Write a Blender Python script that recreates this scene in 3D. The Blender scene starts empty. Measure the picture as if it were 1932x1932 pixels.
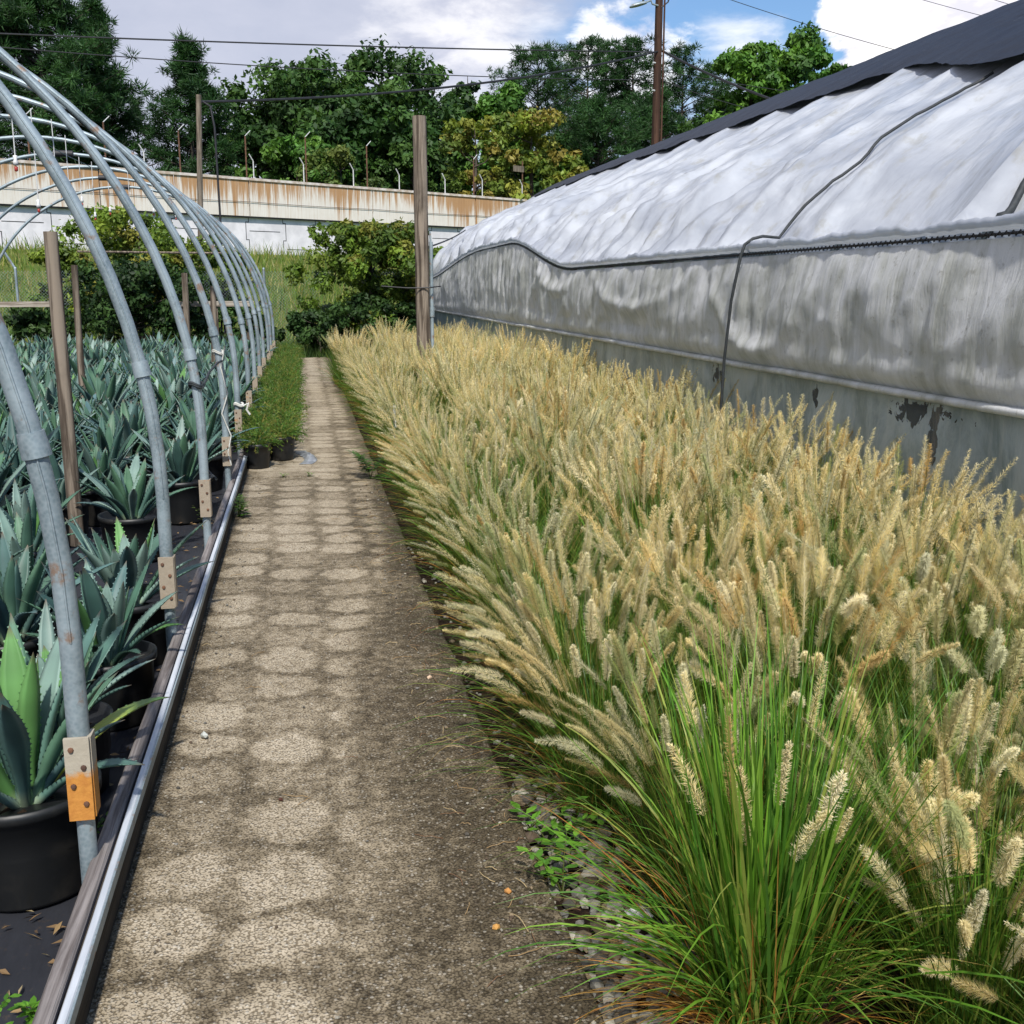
import bpy, math, random
import numpy as np
from mathutils import Vector, noise as mnoise
R = math.radians
sc = bpy.context.scene
col = sc.collection
rng = np.random.default_rng(7)
random.seed(7)

# ------------------------------------------------------------------ camera
F, PXV, PYV, EYE = 2083., 566., 540., 1.6
PITCH = math.atan((966-PYV)/F)
YAW = math.atan((966-PXV)/F*math.cos(PITCH))
cam_d = bpy.data.cameras.new('camera'); cam = bpy.data.objects.new('camera', cam_d); col.objects.link(cam)
cam_d.sensor_width = 36; cam_d.lens = 36*F/1932.; cam_d.clip_end = 6000; cam_d.clip_start = .05
cam.location = (0, 0, EYE); cam.rotation_euler = (math.pi/2-PITCH, 0, -YAW)
sc.camera = cam

# ------------------------------------------------------------------ light
TOSUN = Vector((-.07, -.64, .76)).normalized()
SEL = math.asin(TOSUN.z); SAZ = math.atan2(TOSUN.x, TOSUN.y)
sun_d = bpy.data.lights.new('sun', 'SUN'); sun = bpy.data.objects.new('sun', sun_d); col.objects.link(sun)
sun_d.energy = 3.6; sun_d.angle = R(2.2); sun_d.color = (1., .955, .88)
sun.rotation_euler = TOSUN.to_track_quat('Z', 'Y').to_euler(); sun.location = (8, -8, 25)
sc.view_settings.view_transform = 'Standard'; sc.view_settings.look = 'None'
sc.view_settings.gamma = 1; sc.view_settings.exposure = .55; sc.view_settings.use_curve_mapping = False
sc.cycles.max_bounces = 5; sc.cycles.diffuse_bounces = 3; sc.cycles.glossy_bounces = 2
sc.cycles.transmission_bounces = 3; sc.cycles.transparent_max_bounces = 6
sc.cycles.caustics_reflective = False; sc.cycles.caustics_refractive = False
try: sc.cycles.use_denoising = True
except Exception: pass

CP, SP, CY, SY = math.cos(PITCH), math.sin(PITCH), math.cos(YAW), math.sin(YAW)
def ray(px, py):
    x = (px-966)/F; y = (966-py)/F; f = CP+SP*y; u = y*CP-SP
    return (x*CY+f*SY, f*CY-x*SY, u)
def at(px, py, Y):
    r = ray(px, py); t = Y/r[1]; return Vector((r[0]*t, Y, EYE+r[2]*t))

w = bpy.data.worlds.new('World'); sc.world = w; w.use_nodes = True
nt = w.node_tree; nt.nodes.clear()
def N(nt, t, **kw):
    n = nt.nodes.new(t)
    for k, v in kw.items():
        if k.startswith('i_'):
            key = k[2:]
            n.inputs[int(key) if key.isdigit() else key.replace('_', ' ')].default_value = v
        else: setattr(n, k, v)
    return n
L = lambda nt, a, b: nt.links.new(a, b)
sky = N(nt, 'ShaderNodeTexSky', sky_type='NISHITA', sun_disc=False, sun_elevation=SEL, sun_rotation=SAZ,
        altitude=200, air_density=1.1, dust_density=1.2, ozone_density=1.5)
tc = N(nt, 'ShaderNodeTexCoord')
def vm(nt, op, a, b=None):
    n = N(nt, 'ShaderNodeVectorMath', operation=op)
    for i, s in enumerate((a, b)):
        if s is None: continue
        if isinstance(s, tuple): n.inputs[i].default_value = s
        else: L(nt, s, n.inputs[i])
    return n
def mth(nt, op, a, b=None, c=None, clamp=False):
    n = N(nt, 'ShaderNodeMath', operation=op, use_clamp=clamp)
    for i, s in enumerate((a, b, c)):
        if s is None: continue
        if isinstance(s, (int, float)): n.inputs[i].default_value = s
        else: L(nt, s, n.inputs[i])
    return n.outputs[0]
def ramp(nt, fac, stops, interp='LINEAR'):
    n = N(nt, 'ShaderNodeValToRGB'); cr = n.color_ramp; cr.interpolation = interp
    while len(cr.elements) > 1: cr.elements.remove(cr.elements[-1])
    cr.elements[0].position = stops[0][0]; cr.elements[0].color = (*stops[0][1], 1)
    for p, c in stops[1:]:
        e = cr.elements.new(p); e.color = (*c, 1)
    if fac is not None: L(nt, fac, n.inputs[0])
    return n.outputs[0]
def mixc(nt, fac, a, b, bt='MIX'):
    n = N(nt, 'ShaderNodeMix', data_type='RGBA', blend_type=bt)
    for i, s in ((0, fac), (6, a), (7, b)):
        if isinstance(s, (int, float)): n.inputs[i].default_value = s
        elif isinstance(s, tuple): n.inputs[i].default_value = (*s[:3], 1)
        else: L(nt, s, n.inputs[i])
    return n.outputs[2]
def noise(nt, vec, scale, detail=4, rough=.55, dist=0.):
    n = N(nt, 'ShaderNodeTexNoise'); n.inputs['Scale'].default_value = scale; n.inputs['Detail'].default_value = detail
    n.inputs['Roughness'].default_value = rough; n.inputs['Distortion'].default_value = dist
    if vec is not None: L(nt, vec, n.inputs['Vector'])
    return n.outputs['Fac']
def scaled(nt, vec, s):
    return vm(nt, 'MULTIPLY', vec, s).outputs[0]
def remap(nt, v, a, b, c=0., d=1.):
    n = N(nt, 'ShaderNodeMapRange'); n.interpolation_type = 'SMOOTHSTEP'
    for i, s in enumerate((v, a, b, c, d)):
        if isinstance(s, (int, float)): n.inputs[i].default_value = s
        else: L(nt, s, n.inputs[i])
    return n.outputs[0]
g = vm(nt, 'NORMALIZE', tc.outputs['Generated']).outputs[0]
n1 = noise(nt, scaled(nt, g, (1, 1, 1.8)), 4.5, 7, .58, .3)
n2 = noise(nt, scaled(nt, g, (1, 1, 2.2)), 14, 6, .6, .2)
# veil of lilac cloud to the left of the view, thinning to blue on the right
rc = ray(1330, 60); rv = Vector(rc).normalized()
side = vm(nt, 'DOT_PRODUCT', g, (math.cos(R(14)), -math.sin(R(14)), 0)).outputs['Value']   # grows to the right
veil = mth(nt, 'ADD', mth(nt, 'MULTIPLY', side, -3.2), mth(nt, 'MULTIPLY', n1, 2.6))
veilf = remap(nt, veil, 1.0, 1.75)
def blob(cx, cy, rad, soft, amp):
    d = Vector(ray(cx, cy)).normalized()
    ds = vm(nt, 'DISTANCE', g, tuple(d)).outputs['Value']
    v = mth(nt, 'ADD', mth(nt, 'MULTIPLY', mth(nt, 'SUBTRACT', n2, .5), amp), mth(nt, 'SUBTRACT', rad, ds))
    return remap(nt, v, 0., soft)
c1 = blob(1850, 60, .125, .02, .16)
c1b = blob(1720, 100, .05, .02, .13)
c1 = mth(nt, 'MAXIMUM', c1, c1b)
c2 = mth(nt, 'MULTIPLY', blob(1400, 125, .055, .06, .12), .7)
c3 = mth(nt, 'MULTIPLY', blob(1190, 100, .05, .03, .16), .8)
c4 = mth(nt, 'MULTIPLY', blob(880, 70, .09, .10, .22), .55)
cum = mth(nt, 'MAXIMUM', mth(nt, 'MAXIMUM', c1, c2), mth(nt, 'MAXIMUM', c3, c4))
veilcol = mixc(nt, n2, (3.5, 3.75, 4.7), (4.9, 5.0, 5.8))
cumcol = mixc(nt, remap(nt, n2, .36, .6), (6.3, 6.2, 7.0), (9.2, 9.0, 8.9))
skyc = mixc(nt, 1., sky.outputs[0], (.66, .82, 1.0), 'MULTIPLY')
c = mixc(nt, mth(nt, 'MULTIPLY', veilf, .93), skyc, veilcol)
c = mixc(nt, cum, c, cumcol)
bg = N(nt, 'ShaderNodeBackground'); bg.inputs['Strength'].default_value = .1
L(nt, c, bg.inputs['Color'])
wo = N(nt, 'ShaderNodeOutputWorld'); L(nt, bg.outputs[0], wo.inputs[0])

# ------------------------------------------------------------------ material helpers
def newmat(name):
    m = bpy.data.materials.new(name); m.use_nodes = True
    m.node_tree.nodes.clear(); return m, m.node_tree
def finish(nt, shader, bump=None):
    o = N(nt, 'ShaderNodeOutputMaterial'); L(nt, shader, o.inputs[0])
def principled(nt, color, rough=.6, metal=0., spec=.5, bump=None, bstr=.3, bdist=.01, **kw):
    p = N(nt, 'ShaderNodeBsdfPrincipled')
    for k, s in (('Base Color', color), ('Roughness', rough), ('Metallic', metal), ('Specular IOR Level', spec)):
        if isinstance(s, (int, float)): p.inputs[k].default_value = s
        elif isinstance(s, tuple): p.inputs[k].default_value = (*s[:3], 1)
        else: L(nt, s, p.inputs[k])
    for k, v in kw.items(): p.inputs[k.replace('_', ' ')].default_value = v
    if bump is not None:
        b = N(nt, 'ShaderNodeBump'); b.inputs['Strength'].default_value = bstr; b.inputs['Distance'].default_value = bdist
        L(nt, bump, b.inputs['Height']); L(nt, b.outputs[0], p.inputs['Normal'])
    return p.outputs[0]
def objc(nt): return N(nt, 'ShaderNodeTexCoord').outputs['Object']
def simple(name, c1, c2=None, scale=8., rough=.6, metal=0., spec=.5, stretch=(1, 1, 1), bump=.2, bdist=.004, lo=.35, hi=.65):
    m, nt = newmat(name); o = scaled(nt, objc(nt), stretch)
    n = noise(nt, o, scale, 6, .6)
    cc = mixc(nt, remap(nt, n, lo, hi), c1, c2 or tuple(x*.6 for x in c1))
    finish(nt, principled(nt, cc, rough, metal, spec, bump=n, bstr=bump, bdist=bdist)); return m
def leafmat(name, rough=.5, trans=.35, spec=.3, gain=1.):
    """colour from the per-leaf attribute; thin leaf lets light through"""
    m, nt = newmat(name)
    a = N(nt, 'ShaderNodeVertexColor', layer_name='Col').outputs[0]
    oi = N(nt, 'ShaderNodeObjectInfo').outputs['Random']
    a = mixc(nt, 1., a, mixc(nt, oi, (gain*.82, gain*.86, gain*.8), (gain*1.15, gain*1.1, gain*1.05)), 'MULTIPLY')
    p = principled(nt, a, rough, 0, spec)
    if trans:
        t = N(nt, 'ShaderNodeBsdfTranslucent'); L(nt, mixc(nt, 1., a, (1.25, 1.2, .8), 'MULTIPLY'), t.inputs[0])
        mx = N(nt, 'ShaderNodeMixShader'); mx.inputs[0].default_value = trans
        L(nt, p, mx.inputs[1]); L(nt, t.outputs[0], mx.inputs[2]); p = mx.outputs[0]
    finish(nt, p); return m

# ------------------------------------------------------------------ mesh builder
class MB:
    def __init__(s): s.v = []; s.q = []; s.t = []; s.c = []; s.n = 0; s.mq = []; s.mt = []
    def add(s, V, Fc, C=(1, 1, 1), mi=0):
        V = np.asarray(V, dtype=np.float32).reshape(-1, 3); Fc = np.asarray(Fc, dtype=np.int64)
        C = np.asarray(C, dtype=np.float32)
        if C.ndim == 1: C = np.broadcast_to(C, (len(V), 3))
        s.v.append(V); s.c.append(C)
        if len(Fc):
            if Fc.shape[1] == 4: s.q.append(Fc+s.n); s.mq.append(np.full(len(Fc), mi))
            else: s.t.append(Fc+s.n); s.mt.append(np.full(len(Fc), mi))
        s.n += len(V)
    def box(s, a, b, C=(1, 1, 1), mi=0):
        x0, y0, z0 = a; x1, y1, z1 = b
        V = [(x0, y0, z0), (x1, y0, z0), (x1, y1, z0), (x0, y1, z0), (x0, y0, z1), (x1, y0, z1), (x1, y1, z1), (x0, y1, z1)]
        s.add(V, [(0, 3, 2, 1), (4, 5, 6, 7), (0, 1, 5, 4), (1, 2, 6, 5), (2, 3, 7, 6), (3, 0, 4, 7)], C, mi)
    def tube(s, pts, rad, n=8, C=(1, 1, 1), mi=0, cap=True, sq=None):
        P = np.asarray(pts, dtype=float); k = len(P)
        rad = np.full(k, rad) if np.isscalar(rad) else np.asarray(rad, dtype=float)
        T = np.gradient(P, axis=0); T /= np.linalg.norm(T, axis=1)[:, None]+1e-9
        up = np.array((0, 0, 1.)) if abs(T[0][2]) < .9 else np.array((0, 1., 0))
        rings = []; u = np.cross(up, T[0]); u /= np.linalg.norm(u)
        for i in range(k):
            u = u-T[i]*np.dot(u, T[i]); u /= np.linalg.norm(u)+1e-9; vv = np.cross(T[i], u)
            a = np.arange(n)*2*math.pi/n+(math.pi/4 if n == 4 else 0)
            rings.append(P[i]+rad[i]*(np.outer(np.cos(a), u)+np.outer(np.sin(a), vv)))
        V = np.concatenate(rings); f = []
        for i in range(k-1):
            for j in range(n):
                f.append((i*n+j, i*n+(j+1) % n, (i+1)*n+(j+1) % n, (i+1)*n+j))
        s.add(V, f, C, mi)
        if cap:
            for r0, flip in ((rings[0], 1), (rings[-1], 0)):
                cv = np.vstack([r0, r0.mean(0)]); ff = [((j+1) % n, j, n) if flip else (j, (j+1) % n, n) for j in range(n)]
                s.add(cv, ff, C, mi)
    def lathe(s, prof, n=20, c=(0, 0, 0), C=(1, 1, 1), mi=0):
        prof = np.asarray(prof); k = len(prof); a = np.arange(n)*2*math.pi/n
        V = np.stack([np.outer(prof[:, 0], np.cos(a))+c[0], np.outer(prof[:, 0], np.sin(a))+c[1],
                      np.repeat(prof[:, 1][:, None], n, 1)+c[2]], -1).reshape(-1, 3)
        f = [(i*n+j, i*n+(j+1) % n, (i+1)*n+(j+1) % n, (i+1)*n+j) for i in range(k-1) for j in range(n)]
        s.add(V, f, C, mi)
    def grid(s, V, C=(1, 1, 1), mi=0, flip=False):
        a, b = V.shape[:2]; idx = np.arange(a*b).reshape(a, b)
        f = np.stack([idx[:-1, :-1], idx[1:, :-1], idx[1:, 1:], idx[:-1, 1:]], -1).reshape(-1, 4)
        if flip: f = f[:, ::-1]
        if not isinstance(C, tuple): C = np.asarray(C).reshape(-1, 3)
        s.add(V.reshape(-1, 3), f, C, mi)
    def mesh(s, name, mats, smooth=False):
        me = bpy.data.meshes.new(name)
        V = np.concatenate(s.v); C = np.concatenate(s.c)
        q = np.concatenate(s.q) if s.q else np.zeros((0, 4), int); t = np.concatenate(s.t) if s.t else np.zeros((0, 3), int)
        me.vertices.add(len(V)); me.vertices.foreach_set('co', V.astype(np.float32).ravel())
        nl = len(q)*4+len(t)*3; me.loops.add(nl)
        me.loops.foreach_set('vertex_index', np.concatenate([q.ravel(), t.ravel()]).astype(np.int32))
        me.polygons.add(len(q)+len(t))
        me.polygons.foreach_set('loop_start', np.concatenate([np.arange(len(q))*4, len(q)*4+np.arange(len(t))*3]).astype(np.int32))
        if not isinstance(mats, (list, tuple)): mats = [mats]
        for m in mats: me.materials.append(m)
        mi = np.concatenate([np.concatenate(s.mq) if s.mq else [], np.concatenate(s.mt) if s.mt else []]).astype(np.int32)
        me.polygons.foreach_set('material_index', mi)
        me.update(calc_edges=True)
        me.polygons.foreach_set('use_smooth', np.full(len(me.polygons), bool(smooth)))
        at_ = me.color_attributes.new('Col', 'FLOAT_COLOR', 'POINT')
        at_.data.foreach_set('color', np.hstack([C, np.ones((len(C), 1))]).astype(np.float32).ravel())
        return me
    def build(s, name, mats, parent=None, smooth=False):
        o = bpy.data.objects.new(name, s.mesh(name, mats, smooth)); col.objects.link(o)
        if parent is not None: o.parent = parent
        return o
def tag(o, label=None, cat=None, group=None, kind=None):
    if label: o['label'] = label
    if cat: o['category'] = cat
    if group: o['group'] = group
    if kind: o['kind'] = kind
    return o
def empty(name, loc=(0, 0, 0), rz=0, label=None, cat=None, group=None):
    o = bpy.data.objects.new(name, None); col.objects.link(o); o.empty_display_size = .1
    o.location = loc; o.rotation_euler = (0, 0, rz); return tag(o, label, cat, group)
def dup(root, loc, rz=0, scale=1., label=None, rx=0):
    r = root.copy(); col.objects.link(r); r.location = loc; r.rotation_euler = (rx, 0, rz)
    r.scale = (scale,)*3 if np.isscalar(scale) else scale
    if label: r['label'] = label
    for ch in list(root.children):
        c = ch.copy(); col.objects.link(c); c.parent = r
        for g_ in list(ch.children):
            d = g_.copy(); col.objects.link(d); d.parent = c
    return r
def fb(x, y, z=0., o=4):
    return mnoise.fractal(Vector((x, y, z)), 1., 2., o)
ORD = ['first', 'second', 'third', 'fourth', 'fifth', 'sixth', 'seventh', 'eighth', 'ninth', 'tenth', 'eleventh', 'twelfth',
       'thirteenth', 'fourteenth', 'fifteenth', 'sixteenth', 'seventeenth', 'eighteenth', 'nineteenth', 'twentieth']
def ordn(i):
    if i < 20: return ORD[i]
    tens = ['', '', 'twenty', 'thirty', 'forty', 'fifty', 'sixty'][(i+1)//10]
    u = (i+1) % 10
    return tens+'-'+ORD[u-1] if u else {'thirty': 'thirtieth', 'forty': 'fortieth', 'fifty': 'fiftieth', 'sixty': 'sixtieth', 'twenty': 'twentieth'}[tens]

# ------------------------------------------------------------------ materials
def path_material():
    m, nt = newmat('path_concrete'); o = objc(nt)
    sx = N(nt, 'ShaderNodeSeparateXYZ'); L(nt, o, sx.inputs[0]); X, Y = sx.outputs[0], sx.outputs[1]
    # clean discs where pots stood
    wob = noise(nt, o, 5, 3); wx = mth(nt, 'ADD', mth(nt, 'MULTIPLY', mth(nt, 'SUBTRACT', wob, .5), .07), mth(nt, 'MULTIPLY', mth(nt, 'SUBTRACT', noise(nt, o, .8, 1), .5), .16))
    XX = mth(nt, 'ADD', X, wx)
    wy = mth(nt, 'MULTIPLY', mth(nt, 'SUBTRACT', noise(nt, scaled(nt, o, (1, 1, 1)), 1.7, 2), .5), .34)
    YY = mth(nt, 'ADD', Y, wy)
    px, py = .292, .305
    cx = mth(nt, 'SUBTRACT', mth(nt, 'MULTIPLY', mth(nt, 'FRACT', mth(nt, 'DIVIDE', mth(nt, 'ADD', XX, .40+px/2+px*4), px)), px), px/2)
    colid = mth(nt, 'FLOOR', mth(nt, 'DIVIDE', mth(nt, 'ADD', XX, .40+px/2+px*4), px))
    ysh = mth(nt, 'ADD', YY, mth(nt, 'MULTIPLY', colid, .07))
    cy = mth(nt, 'SUBTRACT', mth(nt, 'MULTIPLY', mth(nt, 'FRACT', mth(nt, 'DIVIDE', ysh, py)), py), py/2)
    d = mth(nt, 'SQRT', mth(nt, 'ADD', mth(nt, 'MULTIPLY', cx, cx), mth(nt, 'MULTIPLY', cy, cy)))
    d = mth(nt, 'ADD', d, mth(nt, 'MULTIPLY', mth(nt, 'SUBTRACT', noise(nt, o, 22, 4), .5), .06))
    disc = remap(nt, d, .152, .098)
    rowid = mth(nt, 'FLOOR', mth(nt, 'DIVIDE', ysh, py))
    wn = N(nt, 'ShaderNodeTexWhiteNoise', noise_dimensions='2D'); cb = N(nt, 'ShaderNodeCombineXYZ')
    L(nt, colid, cb.inputs[0]); L(nt, rowid, cb.inputs[1]); L(nt, cb.outputs[0], wn.inputs['Vector'])
    disc = mth(nt, 'MULTIPLY', disc, mth(nt, 'ADD', mth(nt, 'MULTIPLY', remap(nt, wn.outputs[0], .02, .5), .75), .25))
    # discs fade to the right edge, more of them further along
    lim = mth(nt, 'ADD', mth(nt, 'MULTIPLY', remap(nt, Y, 3.5, 7.5), .42), .06)
    msk = remap(nt, mth(nt, 'SUBTRACT', XX, lim), .10, -.04)
    disc = mth(nt, 'MULTIPLY', disc, msk)
    big = noise(nt, scaled(nt, o, (1, .45, 1)), 2.1, 6, .62)
    mid = noise(nt, o, 19, 6, .65)
    clean = remap(nt, big, .40, .66)
    near_edge = remap(nt, mth(nt, 'ABSOLUTE', X), .30, .60)       # moss and soil, plus grass-overhang and rail shade painted along both edges
    centre = mth(nt, 'MULTIPLY', remap(nt, X, .48, -.05), remap(nt, X, -.56, -.44))  # pale middle; rail strip and right side stay darker, same painted shade
    f = mth(nt, 'ADD', mth(nt, 'MULTIPLY', disc, .50), mth(nt, 'MULTIPLY', clean, .32))
    f = mth(nt, 'ADD', f, mth(nt, 'MULTIPLY', centre, .20))
    f = mth(nt, 'SUBTRACT', f, mth(nt, 'MULTIPLY', near_edge, .20))
    f = mth(nt, 'ADD', f, mth(nt, 'MULTIPLY', mth(nt, 'SUBTRACT', mid, .48), 1.5))
    far = remap(nt, Y, 8.5, 10.5)                                   # the second slab is smoother and cleaner
    f = mth(nt, 'ADD', f, mth(nt, 'MULTIPLY', far, .18))
    f = mth(nt, 'MAXIMUM', mth(nt, 'MINIMUM', f, 1.), 0.)
    base = ramp(nt, f, [(0, (.075, .058, .034)), (.28, (.175, .140, .090)), (.55, (.31, .255, .175)), (1, (.47, .40, .295))])
    vo = N(nt, 'ShaderNodeTexVoronoi', feature='F1'); vo.inputs['Scale'].default_value = 85; L(nt, o, vo.inputs['Vector'])
    vo.inputs['Randomness'].default_value = 1
    peb = remap(nt, vo.outputs['Distance'], .50, .30)
    vs = N(nt, 'ShaderNodeSeparateColor'); L(nt, vo.outputs['Color'], vs.inputs[0])
    keep = remap(nt, vs.outputs[0], .30, .6)
    peb = mth(nt, 'MULTIPLY', peb, keep)
    peb = mth(nt, 'MULTIPLY', peb, mth(nt, 'SUBTRACT', 1., mth(nt, 'MULTIPLY', far, .6)))
    pc = ramp(nt, vs.outputs[1], [(0, (.26, .21, .15)), (.5, (.46, .41, .33)), (1, (.70, .66, .57))])
    pebd = mixc(nt, .30, pc, mixc(nt, 1., pc, base, 'MULTIPLY'))
    cc = mixc(nt, mth(nt, 'MULTIPLY', peb, mth(nt, 'ADD', .42, mth(nt, 'MULTIPLY', f, .4))), base, pebd)
    vo2 = N(nt, 'ShaderNodeTexVoronoi', feature='F1'); vo2.inputs['Scale'].default_value = 150; L(nt, o, vo2.inputs['Vector'])
    gap = remap(nt, vo2.outputs['Distance'], .45, .8)
    cc = mixc(nt, mth(nt, 'MULTIPLY', gap, .8), cc, mixc(nt, 1., cc, (.28, .25, .2), 'MULTIPLY'))
    h = mth(nt, 'ADD', mth(nt, 'MULTIPLY', peb, .6), mth(nt, 'MULTIPLY', gap, -.6))
    h = mth(nt, 'ADD', h, mid)
    finish(nt, principled(nt, cc, .85, 0, .25, bump=h, bstr=.8, bdist=.005)); return m

def wood(name, c1, c2, axis='z', scale=1.):
    m, nt = newmat(name); o = objc(nt)
    st = {'z': (26, 26, 1.3), 'y': (30, 1.3, 30), 'x': (1.3, 30, 30)}[axis]
    n = noise(nt, scaled(nt, o, tuple(a*scale for a in st)), 1., 6, .6, .6)
    n2_ = noise(nt, o, 3, 4)
    cc = mixc(nt, remap(nt, n, .38, .62), c1, c2)
    cc = mixc(nt, mth(nt, 'MULTIPLY', remap(nt, n2_, .5, .75), .45), cc, tuple(a*.5 for a in c2))
    finish(nt, principled(nt, cc, .85, 0, .2, bump=n, bstr=.9, bdist=.008)); return m

def galv(name='galvanised_steel'):
    m, nt = newmat(name); o = objc(nt)
    n = noise(nt, o, 40, 4); n2_ = noise(nt, o, 3.2, 5, .6); n3 = noise(nt, o, 9, 5, .7)
    cc = mixc(nt, remap(nt, n2_, .35, .65), (.13, .18, .20), (.30, .37, .40))
    vs_ = N(nt, 'ShaderNodeTexVoronoi'); vs_.inputs['Scale'].default_value = 95; L(nt, o, vs_.inputs['Vector'])
    cc = mixc(nt, mth(nt, 'MULTIPLY', vs_.outputs['Distance'], .5), cc, (.42, .47, .50))
    cc = mixc(nt, mth(nt, 'MULTIPLY', remap(nt, n, .58, .75), .4), cc, (.09, .11, .12))
    cc = mixc(nt, mth(nt, 'MULTIPLY', remap(nt, n3, .57, .68), .8), cc, (.26, .15, .085))
    finish(nt, principled(nt, cc, mixc(nt, n2_, (.40,)*3, (.62,)*3), .35, .5, bump=n3, bstr=.12, bdist=.003)); return m

def rusty(name='rusty_sleeve', amount=.5, col1=(.45, .38, .28)):
    m, nt = newmat(name); o = objc(nt)
    n = noise(nt, o, 14, 6, .7)
    cc = mixc(nt, remap(nt, n, amount-.08, amount+.08), col1, (.50, .20, .05))
    cc = mixc(nt, mth(nt, 'MULTIPLY', noise(nt, o, 60, 3), .35), cc, (.2, .12, .07))
    finish(nt, principled(nt, cc, .7, .2, .3, bump=n, bstr=.4)); return m

M = {}
M['path'] = path_material()
M['galv'] = galv()
M['strap'] = rusty('pale_strap', .66, (.36, .31, .24))
def plate_mat():
    m, nt = newmat('half_rusted_plate'); o = objc(nt); sz = N(nt, 'ShaderNodeSeparateXYZ'); L(nt, o, sz.inputs[0]); n = noise(nt, o, 18, 6, .7)
    f = remap(nt, mth(nt, 'ADD', mth(nt, 'MULTIPLY', n, .10), sz.outputs[2]), .435, .41)
    cc = mixc(nt, f, mixc(nt, n, (.30, .26, .20), (.44, .40, .32)), mixc(nt, noise(nt, o, 50, 4), (.34, .12, .025), (.62, .29, .06)))
    finish(nt, principled(nt, cc, .7, 0, .3, bump=n, bstr=.4)); return m
M['orange'] = plate_mat()
M['wood'] = wood('weathered_wood', (.25, .205, .16), (.07, .053, .04))
M['wood_light'] = wood('pale_wood', (.24, .20, .155), (.10, .08, .06))
M['rail_wood'] = wood('grey_board', (.26, .235, .225), (.10, .085, .08), 'y')
M['rail_dark'] = wood('dark_board', (.06, .05, .04), (.022, .019, .016), 'y')
M['board_x'] = wood('bleached_board', (.42, .38, .32), (.22, .18, .14), 'x')
M['pole'] = wood('utility_pole_wood', (.085, .045, .03), (.035, .019, .014), 'z', .3)
M['channel'] = simple('white_channel', (.55, .58, .62), (.40, .43, .47), 20, .55, 0, .5, (1, .1, 1))
M['plastic_black'] = simple('black_nursery_plastic', (.009, .010, .011), (.040, .036, .030), 5, .45, 0, .4, lo=.45, hi=.8)
M['soil'] = simple('potting_soil', (.035, .022, .014), (.012, .008, .006), 60, .95, 0, .1, bump=1., bdist=.01)
M['rope'] = simple('black_rope', (.015, .02, .022), (.03, .035, .04), 40, .7)
M['wire'] = simple('power_cable', (.012, .012, .014), (.02, .02, .024), 5, .6)
M['twine'] = simple('white_twine', (.62, .62, .58), (.45, .45, .4), 30, .8)
M['white'] = simple('white_plastic', (.62, .63, .62), (.5, .5, .5), 20, .5)
M['red'] = simple('red_plastic', (.45, .05, .04), (.3, .04, .03), 20, .5)
M['stone'] = leafmat('gravel_stone', .8, 0, .3)
M['leaf'] = leafmat('tree_leaf', .55, .30, .3)
M['agave'] = leafmat('agave_leaf', .5, .0, .35)
M['blade'] = leafmat('grass_blade', .45, .40, .35)
M['plume'] = leafmat('grass_plume', .7, .45, .15)
M['bark'] = simple('bark', (.09, .07, .055), (.035, .027, .02), 12, .9, stretch=(1, 1, .2), bump=.8, bdist=.03)
M['rust_post'] = simple('rusted_post', (.16, .075, .04), (.07, .035, .022), 12, .8)

def fabric_mat():
    m, nt = newmat('weed_fabric'); o = objc(nt)
    n = noise(nt, o, 2.2, 5, .6); n2_ = noise(nt, o, 30, 4, .7)
    cc = mixc(nt, n, (.012, .013, .017), (.034, .036, .044))
    cc = mixc(nt, mth(nt, 'MULTIPLY', remap(nt, n2_, .58, .72), .6), cc, (.07, .05, .035))
    wv = noise(nt, scaled(nt, o, (3, .7, 1)), 4, 3)
    finish(nt, principled(nt, cc, .48, 0, .5, bump=wv, bstr=.6, bdist=.03)); return m
M['fabric'] = fabric_mat()

def roof_mat():
    m, nt = newmat('greenhouse_plastic'); o = objc(nt)
    n = noise(nt, scaled(nt, o, (1, .5, 1)), 1.6, 6, .6, .8)
    fold = noise(nt, scaled(nt, o, (1., 1.6, 1.)), 2.2, 3, .45, .2)
    fine = noise(nt, scaled(nt, o, (1, 2, 1)), 9, 3, .5, .3)
    dirt = noise(nt, scaled(nt, o, (1, 1, .6)), 5, 7, .7)
    cc = mixc(nt, remap(nt, n, .3, .7), (.42, .45, .51), (.62, .65, .70))
    cc = mixc(nt, mth(nt, 'MULTIPLY', remap(nt, dirt, .52, .70), .6), cc, (.36, .35, .30))
    cr1 = remap(nt, mth(nt, 'ABSOLUTE', mth(nt, 'SUBTRACT', noise(nt, scaled(nt, o, (1.2, 2.6, .6)), 1.3, 2, .4, .6), .5)), .028, 0.)
    cr2 = remap(nt, mth(nt, 'ABSOLUTE', mth(nt, 'SUBTRACT', noise(nt, scaled(nt, o, (2.2, 1.0, 2.6)), 2.1, 2, .4, .5), .52)), .022, 0.)
    h = mth(nt, 'ADD', mth(nt, 'MULTIPLY', fold, 1.), mth(nt, 'MULTIPLY', fine, .16))
    h = mth(nt, 'ADD', h, mth(nt, 'MULTIPLY', cr1, .03))
    p = principled(nt, cc, .22, 0, .7, bump=h, bstr=.4, bdist=.06)
    t = N(nt, 'ShaderNodeBsdfTranslucent'); t.inputs[0].default_value = (.75, .8, .86, 1)
    mx = N(nt, 'ShaderNodeMixShader'); mx.inputs[0].default_value = .22
    L(nt, p, mx.inputs[1]); L(nt, t.outputs[0], mx.inputs[2]); finish(nt, mx.outputs[0]); return m
M['roof'] = roof_mat()
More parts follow.
